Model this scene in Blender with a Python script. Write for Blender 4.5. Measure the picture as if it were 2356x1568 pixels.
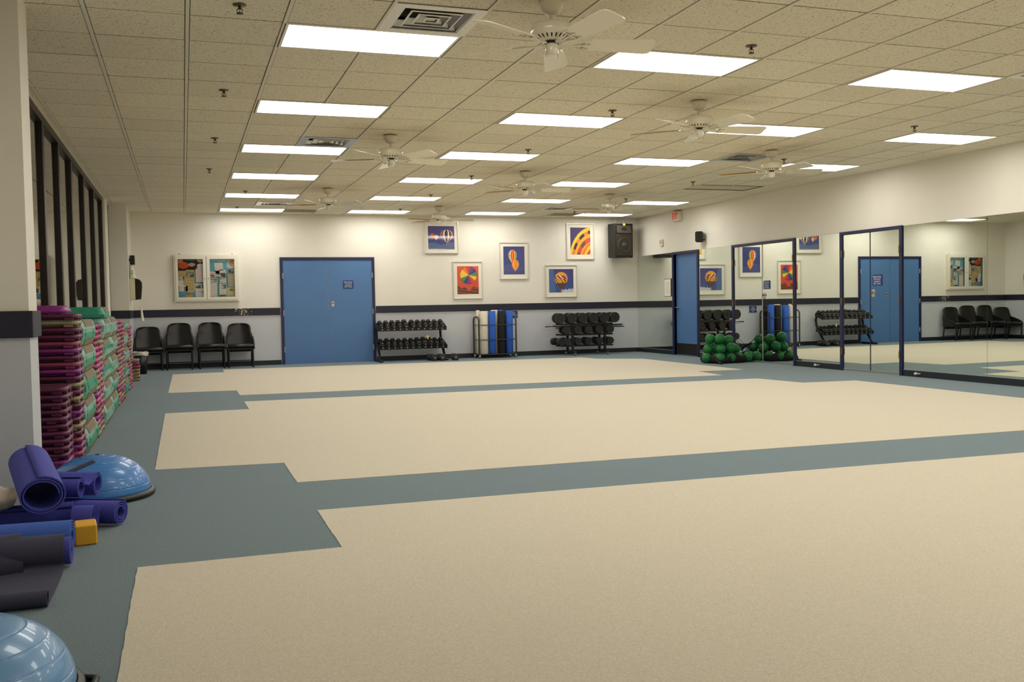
import bpy, math, random
from mathutils import Matrix, Vector, Euler
PI = math.pi
random.seed(7)
for o in list(bpy.data.objects): bpy.data.objects.remove(o)
S = bpy.context.scene
COL = S.collection
# ------------------------------------------------------------------ camera
CAM = Vector((-.6896, -6.5327, 1.1371)); YAW, PITCH, ROLL, FPX = .3289, -.0387, -.0181, 2209.8
H = 3.0106; T = .6096; YW = 13.22; XR = 9.10; XL = -1.90
fw = Vector((math.sin(YAW)*math.cos(PITCH), math.cos(YAW)*math.cos(PITCH), math.sin(PITCH)))
r0 = Vector((math.cos(YAW), -math.sin(YAW), 0)); u0 = r0.cross(fw)
rt = r0*math.cos(ROLL)+u0*math.sin(ROLL); up = -r0*math.sin(ROLL)+u0*math.cos(ROLL)
cd = bpy.data.cameras.new('camera'); cam = bpy.data.objects.new('camera', cd); COL.objects.link(cam)
cam.matrix_world = Matrix(((rt.x, up.x, -fw.x, CAM.x), (rt.y, up.y, -fw.y, CAM.y), (rt.z, up.z, -fw.z, CAM.z), (0, 0, 0, 1)))
cd.sensor_width = 36; cd.lens = FPX*36/2356; cd.clip_start = .05; cd.clip_end = 200
S.camera = cam
# ------------------------------------------------------------------ world, exposure
w = bpy.data.worlds.new('night'); S.world = w; w.use_nodes = True
w.node_tree.nodes['Background'].inputs[0].default_value = (.012, .015, .02, 1)
w.node_tree.nodes['Background'].inputs[1].default_value = 1.0
vs = S.view_settings
vs.view_transform = 'Standard'; vs.look = 'None'; vs.gamma = 1; vs.use_curve_mapping = False
vs.exposure = 0.62
LAMP_STRENGTH = 6.6; LAMP_COLOR = (1.0, .98, .925)
# ------------------------------------------------------------------ materials
def lin(c):
    if isinstance(c, str):
        c = [int(c[i:i+2], 16)/255 for i in (0, 2, 4)]
        c = [x/12.92 if x <= .04045 else ((x+.055)/1.055)**2.4 for x in c]
    return (c[0], c[1], c[2], 1)
MATS = {}
def mat(name, col, rough=.5, metal=0, noise=0, nscale=30, bump=0, bscale=200, coat=0, spec=.5, attr=None, emit=0):
    if name in MATS: return MATS[name]
    m = bpy.data.materials.new(name); m.use_nodes = True; nt = m.node_tree; b = nt.nodes['Principled BSDF']
    b.inputs['Roughness'].default_value = rough; b.inputs['Metallic'].default_value = metal
    b.inputs['Coat Weight'].default_value = coat; b.inputs['Coat Roughness'].default_value = .03
    b.inputs['Specular IOR Level'].default_value = spec
    c = lin(col); b.inputs['Base Color'].default_value = c
    tc = nt.nodes.new('ShaderNodeTexCoord')
    if attr:
        a = nt.nodes.new('ShaderNodeVertexColor'); a.layer_name = attr
        nt.links.new(a.outputs[0], b.inputs['Base Color'])
    elif noise:
        n = nt.nodes.new('ShaderNodeTexNoise'); n.inputs['Scale'].default_value = nscale; n.inputs['Detail'].default_value = 4
        nt.links.new(tc.outputs['Object'], n.inputs['Vector'])
        r = nt.nodes.new('ShaderNodeValToRGB'); e = r.color_ramp.elements
        e[0].position = .3; e[1].position = .7
        e[0].color = [x*(1-noise) for x in c[:3]]+[1]; e[1].color = [min(1, x*(1+noise)) for x in c[:3]]+[1]
        nt.links.new(n.outputs['Fac'], r.inputs[0]); nt.links.new(r.outputs[0], b.inputs['Base Color'])
    if bump:
        n2 = nt.nodes.new('ShaderNodeTexNoise'); n2.inputs['Scale'].default_value = bscale; n2.inputs['Detail'].default_value = 3
        nt.links.new(tc.outputs['Object'], n2.inputs['Vector'])
        bp = nt.nodes.new('ShaderNodeBump'); bp.inputs['Strength'].default_value = bump; bp.inputs['Distance'].default_value = .004
        nt.links.new(n2.outputs['Fac'], bp.inputs['Height']); nt.links.new(bp.outputs[0], b.inputs['Normal'])
    if emit:
        b.inputs['Emission Color'].default_value = c; b.inputs['Emission Strength'].default_value = emit
    MATS[name] = m
    return m
def wall_paint():
    m = mat('wall_paint', 'e9e4da', .55, bump=.08, bscale=120); nt = m.node_tree; b = nt.nodes['Principled BSDF']
    g = nt.nodes.new('ShaderNodeNewGeometry'); s = nt.nodes.new('ShaderNodeSeparateXYZ'); nt.links.new(g.outputs['Position'], s.inputs[0])
    lt = nt.nodes.new('ShaderNodeMath'); lt.operation = 'LESS_THAN'; lt.inputs[1].default_value = 1.06; nt.links.new(s.outputs[2], lt.inputs[0])
    n = nt.nodes.new('ShaderNodeTexNoise'); n.inputs['Scale'].default_value = 1.3; nt.links.new(g.outputs['Position'], n.inputs[0])
    def ramp(a, c):
        r = nt.nodes.new('ShaderNodeValToRGB'); r.color_ramp.elements[0].position = .35; r.color_ramp.elements[1].position = .65
        r.color_ramp.elements[0].color = lin(a); r.color_ramp.elements[1].color = lin(c); nt.links.new(n.outputs[0], r.inputs[0]); return r
    r1 = ramp('e6e1d4', 'ebe6da'); r2 = ramp('c3c5ca', 'cacbcf')
    mx = nt.nodes.new('ShaderNodeMix'); mx.data_type = 'RGBA'
    nt.links.new(lt.outputs[0], mx.inputs['Factor']); nt.links.new(r1.outputs[0], mx.inputs[6]); nt.links.new(r2.outputs[0], mx.inputs[7])
    nt.links.new(mx.outputs[2], b.inputs['Base Color'])
    return m
def rail_paint():
    m = mat('navy_rail', '1d1c2e', .5); nt = m.node_tree; b = nt.nodes['Principled BSDF']
    g = nt.nodes.new('ShaderNodeNewGeometry'); n = nt.nodes.new('ShaderNodeTexNoise'); n.inputs['Scale'].default_value = 26; n.inputs['Detail'].default_value = 6
    nt.links.new(g.outputs['Position'], n.inputs[0])
    d = nt.nodes.new('ShaderNodeVectorMath'); d.operation = 'DISTANCE'; d.inputs[1].default_value = (.42, 13.19, 1.13); nt.links.new(g.outputs['Position'], d.inputs[0])
    k = nt.nodes.new('ShaderNodeMath'); k.operation = 'MULTIPLY_ADD'; k.inputs[1].default_value = -.9; nt.links.new(d.outputs['Value'], k.inputs[0]); nt.links.new(n.outputs[0], k.inputs[2])
    gt = nt.nodes.new('ShaderNodeMath'); gt.operation = 'GREATER_THAN'; gt.inputs[1].default_value = .47; nt.links.new(k.outputs[0], gt.inputs[0])
    mx = nt.nodes.new('ShaderNodeMix'); mx.data_type = 'RGBA'; mx.inputs[6].default_value = lin('1d1c2e'); mx.inputs[7].default_value = lin('b5a884')
    nt.links.new(gt.outputs[0], mx.inputs['Factor']); nt.links.new(mx.outputs[2], b.inputs['Base Color'])
    return m
def tile_mat():
    m = mat('acoustic_tile', 'd9d2bd', .9); nt = m.node_tree; b = nt.nodes['Principled BSDF']
    g = nt.nodes.new('ShaderNodeNewGeometry')
    n = nt.nodes.new('ShaderNodeTexNoise'); n.inputs['Scale'].default_value = 75; n.inputs['Detail'].default_value = 2; n.inputs['Distortion'].default_value = 1.5
    nt.links.new(g.outputs['Position'], n.inputs[0])
    r = nt.nodes.new('ShaderNodeValToRGB'); e = r.color_ramp.elements; e[0].position = .345; e[1].position = .40
    e[0].color = lin('8d8468'); e[1].color = lin('ebe3cc'); nt.links.new(n.outputs[0], r.inputs[0])
    oi = nt.nodes.new('ShaderNodeObjectInfo'); mr = nt.nodes.new('ShaderNodeMapRange'); mr.inputs[3].default_value = .94; mr.inputs[4].default_value = 1.03
    nt.links.new(oi.outputs['Random'], mr.inputs[0])
    vm = nt.nodes.new('ShaderNodeVectorMath'); vm.operation = 'SCALE'; nt.links.new(r.outputs[0], vm.inputs[0]); nt.links.new(mr.outputs[0], vm.inputs['Scale'])
    nt.links.new(vm.outputs[0], b.inputs['Base Color'])
    bp = nt.nodes.new('ShaderNodeBump'); bp.inputs['Strength'].default_value = .4; bp.inputs['Distance'].default_value = .003
    nt.links.new(n.outputs[0], bp.inputs['Height']); nt.links.new(bp.outputs[0], b.inputs['Normal'])
    return m
def carpet(name, c1, c2, c3, sheen=.35):
    m = mat(name, c1, .97, spec=.1); nt = m.node_tree; b = nt.nodes['Principled BSDF']
    b.inputs['Sheen Weight'].default_value = sheen; b.inputs['Sheen Roughness'].default_value = .6
    g = nt.nodes.new('ShaderNodeNewGeometry')
    n = nt.nodes.new('ShaderNodeTexNoise'); n.inputs['Scale'].default_value = 160; n.inputs['Detail'].default_value = 3; nt.links.new(g.outputs['Position'], n.inputs[0])
    n2 = nt.nodes.new('ShaderNodeTexNoise'); n2.inputs['Scale'].default_value = 1.1; n2.inputs['Detail'].default_value = 5; nt.links.new(g.outputs['Position'], n2.inputs[0])
    r = nt.nodes.new('ShaderNodeValToRGB'); e = r.color_ramp.elements; e[0].position = .32; e[1].position = .68; e[0].color = lin(c1); e[1].color = lin(c2)
    nt.links.new(n.outputs[0], r.inputs[0])
    mr = nt.nodes.new('ShaderNodeMapRange'); mr.inputs[1].default_value = .55; mr.inputs[2].default_value = .8; mr.inputs[4].default_value = .35; nt.links.new(n2.outputs[0], mr.inputs[0])
    mx = nt.nodes.new('ShaderNodeMix'); mx.data_type = 'RGBA'; mx.inputs[7].default_value = lin(c3)
    nt.links.new(mr.outputs[0], mx.inputs['Factor']); nt.links.new(r.outputs[0], mx.inputs[6]); nt.links.new(mx.outputs[2], b.inputs['Base Color'])
    bp = nt.nodes.new('ShaderNodeBump'); bp.inputs['Strength'].default_value = .5; bp.inputs['Distance'].default_value = .004
    nt.links.new(n.outputs[0], bp.inputs['Height']); nt.links.new(bp.outputs[0], b.inputs['Normal'])
    return m
def pane_mat(name, tint, ior, layers=1):
    m = bpy.data.materials.new(name); m.use_nodes = True; nt = m.node_tree
    for n in list(nt.nodes): nt.nodes.remove(n)
    o = nt.nodes.new('ShaderNodeOutputMaterial'); mx = nt.nodes.new('ShaderNodeMixShader'); f = nt.nodes.new('ShaderNodeFresnel'); f.inputs[0].default_value = ior
    t = nt.nodes.new('ShaderNodeBsdfTransparent'); t.inputs[0].default_value = lin(tint); g = nt.nodes.new('ShaderNodeBsdfGlossy'); g.inputs['Roughness'].default_value = .0
    if layers > 1:      # several glass surfaces behind one another: 1-(1-F)^n
        a = nt.nodes.new('ShaderNodeMath'); a.operation = 'SUBTRACT'; a.inputs[0].default_value = 1; nt.links.new(f.outputs[0], a.inputs[1])
        p = nt.nodes.new('ShaderNodeMath'); p.operation = 'POWER'; p.inputs[1].default_value = layers; nt.links.new(a.outputs[0], p.inputs[0])
        c = nt.nodes.new('ShaderNodeMath'); c.operation = 'SUBTRACT'; c.inputs[0].default_value = 1; nt.links.new(p.outputs[0], c.inputs[1]); f = c
    nt.links.new(f.outputs[0], mx.inputs[0]); nt.links.new(t.outputs[0], mx.inputs[1]); nt.links.new(g.outputs[0], mx.inputs[2]); nt.links.new(mx.outputs[0], o.inputs[0])
    MATS[name] = m; return m
M_WALL = wall_paint(); M_RAIL = rail_paint(); M_TILE = tile_mat()
M_BASE = mat('vinyl_base', '1a2028', .55)
M_BLUE = carpet('blue_carpet', '4a5e67', '71848a', '5a6970', .22)
M_BEIGE = carpet('beige_carpet', 'c0b39b', 'd5cab3', 'cab9a3')
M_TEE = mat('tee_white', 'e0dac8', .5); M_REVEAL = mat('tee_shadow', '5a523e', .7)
M_WHITE = mat('white_enamel', 'e8e3d2', .3, coat=.4)
M_LAMP = mat('lamp_diffuser', LAMP_COLOR, .4, emit=LAMP_STRENGTH)
M_ALU = mat('brushed_aluminium', 'd2d0cb', .3, .8, noise=.08, nscale=40)
M_CHROME = mat('chrome', 'd8d6d0', .15, 1)
M_BRASS = mat('brass', '8f7a48', .35, 1)
M_DARK = mat('duct_dark', '15120f', .8)
M_BLACK = mat('black_metal', '141311', .42)
M_BLKPL = mat('black_plastic', '131211', .35, noise=.15)
M_BRONZE = mat('bronze_frame', '241811', .4, noise=.2)
M_DOOR = mat('blue_door', '5078aa', .42, noise=.03, nscale=3)
M_FRAME = mat('navy_frame', '20244a', .4)
M_MIRROR = mat('mirror_silver', 'e8eee6', .0, 1)
M_MIREDGE = mat('mirror_edge', '5b7a66', .2)
M_GLASS = pane_mat('night_glass', '8f8f88', 1.5, 3)
M_CLEAR = pane_mat('clear_glass', 'ffffff', 1.2)
M_OAK = mat('oak_blade', 'b98f4f', .4, noise=.2, nscale=25)
ordw = ['first', 'second', 'third', 'fourth', 'fifth', 'sixth', 'seventh', 'eighth', 'ninth', 'tenth', 'eleventh', 'twelfth', 'thirteenth', 'fourteenth', 'fifteenth', 'sixteenth', 'seventeenth', 'eighteenth', 'nineteenth', 'twentieth', 'twenty-first', 'twenty-second', 'twenty-third']
# ------------------------------------------------------------------ mesh tools
class MB:
    def __init__(s): s.v = []; s.f = []; s.m = []; s.sm = []
    def add(s, vs, fs, M=None, mi=0, smooth=False):
        k = len(s.v)
        for p in vs: s.v.append(tuple(M @ Vector(p)) if M else tuple(p))
        for f in fs: s.f.append([k+i for i in f]); s.m.append(mi); s.sm.append(smooth)
        return s
    def box(s, x0, x1, y0, y1, z0, z1, M=None, mi=0, bev=0):
        if bev:
            b = min(bev, (x1-x0)*.49, (y1-y0)*.49, (z1-z0)*.49); vs = []
            for X, sx in ((x0, 1), (x1, -1)):
                for Y, sy in ((y0, 1), (y1, -1)):
                    for Z, sz in ((z0, 1), (z1, -1)):
                        vs += [(X, Y+sy*b, Z+sz*b), (X+sx*b, Y, Z+sz*b), (X+sx*b, Y+sy*b, Z)]
            I = lambda a, b_, c, k: (a*4+b_*2+c)*3+k
            fs = []
            for a in (0, 1):
                q = [I(a, 0, 0, 0), I(a, 0, 1, 0), I(a, 1, 1, 0), I(a, 1, 0, 0)]; fs.append(q if a == 0 else q[::-1])
                q = [I(0, a, 0, 1), I(1, a, 0, 1), I(1, a, 1, 1), I(0, a, 1, 1)]; fs.append(q if a == 0 else q[::-1])
                q = [I(0, 0, a, 2), I(0, 1, a, 2), I(1, 1, a, 2), I(1, 0, a, 2)]; fs.append(q if a == 0 else q[::-1])
            for a in (0, 1):
                for c in (0, 1):
                    q = [I(a, c, 0, 0), I(a, c, 0, 1), I(a, c, 1, 1), I(a, c, 1, 0)]; fs.append(q if (a+c) % 2 == 0 else q[::-1])
                    q = [I(a, 0, c, 0), I(a, 1, c, 0), I(a, 1, c, 2), I(a, 0, c, 2)]; fs.append(q if (a+c) % 2 == 0 else q[::-1])
                    q = [I(0, a, c, 1), I(0, a, c, 2), I(1, a, c, 2), I(1, a, c, 1)]; fs.append(q if (a+c) % 2 == 0 else q[::-1])
            for a in (0, 1):
                for c in (0, 1):
                    for d in (0, 1):
                        q = [I(a, c, d, 0), I(a, c, d, 1), I(a, c, d, 2)]; fs.append(q if (a+c+d) % 2 else q[::-1])
            return s.add(vs, fs, M, mi)
        vs = [(x, y, z) for x in (x0, x1) for y in (y0, y1) for z in (z0, z1)]
        return s.add(vs, [(0, 1, 3, 2), (4, 6, 7, 5), (0, 4, 5, 1), (2, 3, 7, 6), (0, 2, 6, 4), (1, 5, 7, 3)], M, mi)
    def rings(s, rs, M=None, mi=0, smooth=True, cap=True, close=True):
        n = len(rs[0]); vs = [p for r in rs for p in r]; fs = []
        for i in range(len(rs)-1):
            for j in range(n if close else n-1):
                k = (j+1) % n; fs.append((i*n+j, i*n+k, (i+1)*n+k, (i+1)*n+j))
        s.add(vs, fs, M, mi, smooth)
        if cap and close:
            s.add(rs[0], [list(range(n))[::-1]], M, mi); s.add(rs[-1], [list(range(n))], M, mi)
        return s
    def lathe(s, prof, n=16, M=None, mi=0, smooth=True, cap=True, ph=0):
        return s.rings([[(r*math.cos(ph+2*PI*j/n), r*math.sin(ph+2*PI*j/n), z) for j in range(n)] for r, z in prof], M, mi, smooth, cap)
    def cyl(s, a, b, r, n=10, r2=None, mi=0, smooth=True, ph=0):
        a = Vector(a); b = Vector(b); d = b-a; q = d.to_track_quat('Z', 'Y').to_matrix().to_4x4()
        return s.lathe([(r, 0), (r if r2 is None else r2, d.length)], n, Matrix.Translation(a) @ q, mi, smooth, True, ph)
    def tube(s, pts, r, n=8, mi=0, ry=None):
        pts = [Vector(p) for p in pts]; rs = []; ref = None
        for i, p in enumerate(pts):
            d = (pts[min(i+1, len(pts)-1)]-pts[max(i-1, 0)]).normalized()
            if ref is None: ref = Vector((0, 0, 1)) if abs(d.z) < .8 else Vector((1, 0, 0))
            a = d.cross(ref)
            if a.length < 1e-4: a = d.orthogonal()
            a.normalize(); b = d.cross(a); ref = -b if False else ref
            rs.append([tuple(p+a*(r*math.cos(2*PI*j/n))+b*((ry or r)*math.sin(2*PI*j/n))) for j in range(n)])
        return s.rings(rs, None, mi)
    def prism(s, outline, z0, z1, M=None, mi=0):
        n = len(outline); a = [(x, y, z0) for x, y in outline]; b = [(x, y, z1) for x, y in outline]
        s.add(a+b, [(j, (j+1) % n, n+(j+1) % n, n+j) for j in range(n)]+[list(range(n))[::-1], list(range(n, 2*n))], M, mi)
        return s
    def mesh(s, name, mats):
        me = bpy.data.meshes.new(name); me.from_pydata(s.v, [], s.f)
        for m in (mats if isinstance(mats, (list, tuple)) else [mats]): me.materials.append(m)
        me.polygons.foreach_set('material_index', s.m); me.polygons.foreach_set('use_smooth', s.sm); me.update()
        return me
    def build(s, name, mats, parent=None, loc=None, rot=None):
        return obj(name, s.mesh(name, mats), parent, loc, rot)
def obj(name, me, parent=None, loc=None, rot=None):
    o = bpy.data.objects.new(name, me); COL.objects.link(o)
    if parent: o.parent = parent
    if loc: o.location = loc
    if rot: o.rotation_euler = rot
    return o
def tag(o, label=None, cat=None, group=None, kind=None):
    if label: o['label'] = label
    if cat: o['category'] = cat
    if group: o['group'] = group
    if kind: o['kind'] = kind
    return o
def thing(name, label, cat, loc=(0, 0, 0), rz=0, group=None):
    return tag(obj(name, None, None, loc, (0, 0, rz)), label, cat, group)
def struct(o): o['kind'] = 'structure'; return o
def dup(root, loc=None, rot=None, label=None):
    r = root.copy(); COL.objects.link(r)
    if loc is not None: r.location = loc
    if rot is not None: r.rotation_euler = rot
    if label: r['label'] = label
    for ch in list(root.children):
        c = ch.copy(); COL.objects.link(c); c.parent = r
        for g in list(ch.children):
            d = g.copy(); COL.objects.link(d); d.parent = c
    return r
def rrect(w, h, r, n=4, cx=0, cy=0):
    o = []
    for k, (sx, sy) in enumerate(((1, 1), (-1, 1), (-1, -1), (1, -1))):
        for i in range(n+1):
            a = PI/2*k+PI/2*i/n; o.append((cx+sx*(w/2-r)+r*math.cos(a), cy+sy*(h/2-r)+r*math.sin(a)))
    return o
def text(body, size, parent, M, m, name='lettering', align='CENTER', sx=1, bold=0):
    c = bpy.data.curves.new(name, 'FONT'); c.body = body; c.size = size; c.align_x = align; c.align_y = 'CENTER'; c.extrude = .0006; c.resolution_u = 3; c.offset = bold; c.space_line = .95
    t = bpy.data.objects.new(name, c); COL.objects.link(t); bpy.context.view_layer.update()
    me = bpy.data.meshes.new_from_object(t.evaluated_get(bpy.context.evaluated_depsgraph_get()))
    bpy.data.objects.remove(t); me.materials.clear(); me.materials.append(m)
    me.transform(M @ Matrix.Scale(sx, 4, (1, 0, 0)))
    return obj(name, me, parent)
FACE_Y = Matrix.Rotation(PI/2, 4, 'X')                            # text plane turned to face -Y
FACE_X = Matrix.Rotation(-PI/2, 4, 'Z') @ Matrix.Rotation(PI/2, 4, 'X')   # text plane turned to face -X
def project(x, y, z):
    q = Vector((x, y, z))-CAM; d = q.dot(fw)
    return (1178+FPX*q.dot(rt)/d, 784-FPX*q.dot(up)/d) if d > .1 else None
# ------------------------------------------------------------------ setting: floor
YB = -9.2
fl = struct(MB().box(XL-.1, XR+.35, YB, YW+.1, -.1, 0).build('floor', M_BLUE))
def inlay(pts):
    out = []
    for i, a in enumerate(pts):
        b = pts[(i+1) % len(pts)]; L = math.dist(a, b); n = max(1, int(L/.05))
        for k in range(n):
            t = k/n; j = .002 if k else 0
            out.append((a[0]+(b[0]-a[0])*t+random.uniform(-j, j), a[1]+(b[1]-a[1])*t+random.uniform(-j, j)))
    MB().prism(out, -.01, .003).build('carpet_inlay', M_BEIGE, fl)
inlay([(-.916, -6.1), (-.02, -6.1), (-.02, -7.0), (7.1, -7.1), (7.1, -6.2), (8.0, -6.2), (8.0, -2.15), (7.1, -2.1), (7.1, -1.27), (5.0, -1.214), (-.015, -1.12), (-.013, -2.005), (-.916, -2.009)])
inlay([(-.022, -.2), (5.94, -.341), (7.1, -.37), (7.1, .53), (8.0, .5), (8.0, 4.38), (7.2, 4.45), (7.08, 5.36), (-.02, 5.62), (-.02, 4.67), (-.914, 4.665), (-.914, .731), (-.025, .65)])
inlay([(-.02, 6.55), (7.0, 6.16), (7.08, 7.05), (7.9, 7.0), (7.9, 10.63), (7.17, 11.17), (7.07, 11.8), (-.02, 12.25), (-.03, 11.47), (-.9, 11.4), (-.92, 7.41), (-.025, 7.34)])
# ------------------------------------------------------------------ setting: walls
struct(MB().box(XL-.1, XR+.35, YW, YW+.1, 0, H+.1).build('wall_back', M_WALL))
struct(MB().box(XL-.1, XR+.35, YB-.1, YB, 0, H+.1).build('wall_front', M_WALL))
DE0, DE1, DTOP = 10.55, 11.53, 2.157          # exit door opening in the right wall
wr = MB()
wr.box(XR+.012, XR+.4, YB, YW, DTOP, H+.1).box(XR+.012, XR+.4, YB, DE0, 0, DTOP).box(XR+.012, XR+.4, DE1, YW, 0, DTOP)
struct(wr.build('wall_right', M_WALL))
struct(MB().box(XR+.3, XR+.4, DE0, DE1, 0, DTOP).build('wall_right_recess', M_WALL))
struct(MB().box(XL-.1, XL, YB, -.26, 0, H+.1).build('wall_left', M_WALL))
struct(MB().box(XL-.1, -1.55, -.26, .07, 0, H+.1).build('wall_pillar', M_WALL))
struct(MB().box(XL-.1, -1.6, 11.94, YW, 0, H+.1).build('wall_pillar', M_WALL))
struct(MB().box(XL-.1, XL+.03, 10.72, 11.3, 0, H).build('wall_pier', M_WALL))
# chair rails and baseboards
RZ0, RZ1 = 1.0, 1.142
def rail(n, *a): struct(MB().box(*a, bev=.004).build(n, M_RAIL))
rail('trim_1', -1.6, 1.15, YW-.022, YW, RZ0, RZ1)
rail('trim_2', 3.085, XR, YW-.022, YW, RZ0, RZ1)
rail('trim_3', -1.6, -1.578, 11.918, YW-.022, RZ0, RZ1)
rail('trim_4', XL, -1.6, 11.918, 11.94, RZ0, RZ1)
rail('trim_5', XL, -1.528, -.285, -.26, RZ0-.01, RZ1+.005)
rail('trim_6', -1.55, -1.528, -.26, .07, RZ0-.01, RZ1+.005)
def base(n, *a): struct(MB().box(*a).build(n, M_BASE))
base('baseboard_back', -1.6, 1.15, YW-.012, YW, 0, .095)
base('baseboard_back', 3.085, XR, YW-.012, YW, 0, .095)
base('baseboard_right', XR-.006, XR+.012, DE1+.05, YW-.012, 0, .088)
base('baseboard_right', XR-.006, XR+.012, 9.25, DE0-.05, 0, .088)
base('baseboard_right', XR-.006, XR+.012, 6.11, 7.28, 0, .088)
base('baseboard_right', XR-.006, XR+.012, YB, 4.72, 0, .088)
base('baseboard_left', -1.6, -1.588, 11.94, YW-.012, 0, .095)
base('baseboard_left', -1.55, -1.538, -.26, .07, 0, .095)
# ------------------------------------------------------------------ setting: window wall
wn = struct(obj('window_1', None, None, (0, 0, 0)))
MB().box(XL-.12, XL, .07, 11.94, H-.075, H+.05).build('window_header', M_BRONZE, wn)
MB().box(XL-.12, XL, .07, 11.94, 0, .1).build('window_sill', M_BRONZE, wn)
MULL = [.1, 1.2, 2.42, 3.64, 4.87, 6.09, 7.62, 9.14, 10.68, 11.9]
for y in MULL: MB().box(XL-.12, XL-.005, y-.06, y+.06, .1, H-.07, bev=.006).build('mullion', M_BRONZE, wn)
for a, b in zip(MULL, MULL[1:]): MB().box(XL-.045, XL-.039, a+.05, b-.05, .09, H-.07).build('pane', M_GLASS, wn)
# ------------------------------------------------------------------ setting: ceiling
lights = [(i, j) for i in (0, 4, 8, 12) for j in range(-12, 21, 4) if (i, j) not in ((12, 12), (0, -8), (0, -12))]
vents = [(1, -1), (1, 7), (1, 18), (10, 7), (10, 18), (10, -1)]
grilles = [(2, 20), (11, 20)]
used = set()
for i, j in lights+[(12, 12)]: used |= {(i, j), (i+1, j)}
used |= set(vents)|set(grilles)
ce = struct(MB().box(XL-.1, XR+.4, YB-.1, YW+.1, H+.09, H+.15).build('ceiling', M_DARK))
J0, J1 = -15, 22
GX, GY = .0165, .005
tile_me = MB().box(0, T-2*GX, 0, T-2*GY, 0, .014, bev=.002).mesh('ceiling_tile', M_TILE)
cands = []; stuff = MB()
for i in range(-3, 15):
    for j in range(J0, J1):
        if (i, j) in used: continue
        x0, y0 = i*T+GX, j*T+GY; x1, y1 = min(x0+T-2*GX, XR), min(y0+T-2*GY, YW)
        full = x1-x0 > T-.05 and y1-y0 > T-.02
        if x1-x0 < .02 or y1-y0 < .02: continue
        P = [project(x, y, H) for x, y in ((x0, y0), (x1, y0), (x1, y1), (x0, y1))]
        area = 0
        if all(P) and any(-20 < p[0] < 2376 and -20 < p[1] < 1588 for p in P):
            area = abs(sum(P[k][0]*P[(k+1) % 4][1]-P[(k+1) % 4][0]*P[k][1] for k in range(4)))/2
        cands.append((area, x0, x1, y0, y1, full))
cands.sort(reverse=True)
for n, (area, x0, x1, y0, y1, full) in enumerate(cands):
    if n < 295 and area > 0:
        if full: obj('ceiling_tile', tile_me, ce, (x0, y0, H+.004+random.uniform(0, .002)))
        else: MB().box(x0, x1, y0, y1, H+.004, H+.018, bev=.003).build('ceiling_tile', M_TILE, ce)
    else: stuff.box(x0, x1, y0, y1, H+.004, H+.018)
tag(stuff.build('ceiling_tile_field', M_TILE, ce), kind='stuff')
for y in [j*T for j in range(J0, J1)]:
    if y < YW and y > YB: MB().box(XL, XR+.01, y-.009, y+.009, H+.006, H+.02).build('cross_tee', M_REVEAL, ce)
for i in range(-3, 15):
    cuts = sorted(j*T for a, j in lights+[(12, 12)] if a+1 == i); ya = YB
    for c in cuts+[None]:
        yb = c if c is not None else YW
        if yb-ya > .05: MB().box(i*T-.012, i*T+.012, ya, yb, H-.001, H+.02).build('main_tee', M_TEE, ce)
        if c is not None: ya = max(YB, c+T)
for k, y in enumerate([j*T for j in range(0, J1)]):
    if .1 < y < 11.9: MB().box(XL+.002, -3*T-.014, y+.004, min(y+T-.004, 11.93), H+.004, H+.018).build('border_tile', M_TILE, ce)
MB().box(XL-.01, XL+.012, .07, 11.94, H-.004, H+.03).build('wall_angle', M_TEE, ce)
MB().box(-1.6, XR, YW-.02, YW, H-.002, H+.02).build('wall_angle', M_TEE, ce)
MB().box(XR-.01, XR+.012, YB, YW, H-.002, H+.02).build('wall_angle', M_TEE, ce)
# ------------------------------------------------------------------ ceiling lights
def make_light():
    t = thing('ceiling_light', 'lit white rectangular fluorescent panel set in the tiled ceiling', 'ceiling light', group='lit fluorescent ceiling panels')
    W, D = 2*T, T
    f = MB(); lip = .03
    f.box(0, W, 0, lip, 0, .05).box(0, W, D-lip, D, 0, .05).box(0, lip, lip, D-lip, 0, .05).box(W-lip, W, lip, D-lip, 0, .05).box(0, W, 0, D, .05, .07)
    f.build('frame', M_WHITE, t)
    MB().add([(lip, lip, .026), (W-lip, lip, .026), (W-lip, D-lip, .026), (lip, D-lip, .026)], [(0, 3, 2, 1)]).build('diffuser', M_LAMP, t)
    return t
L0 = make_light()
for k, (i, j) in enumerate(lights):
    l = L0 if k == 0 else dup(L0)
    l.location = (i*T, j*T, H-.001)
    l['label'] = 'lit fluorescent ceiling panel, %s row from the far wall, %s column from the windows' % (ordw[(20-j)//4], ordw[i//4])
un = thing('access_panel', 'unlit blank rectangular ceiling panel with a dark outline', 'ceiling panel', (12*T, 12*T, H))
MB().box(.03, 2*T-.03, .03, T-.03, .008, .02).build('panel', mat('panel_tan', 'cfc6ac', .7), un)
MB().box(0, 2*T, 0, .03, 0, .02).box(0, 2*T, T-.03, T, 0, .02).box(0, .03, .03, T-.03, 0, .02).box(2*T-.03, 2*T, .03, T-.03, 0, .02).build('frame', M_REVEAL, un)
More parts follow.
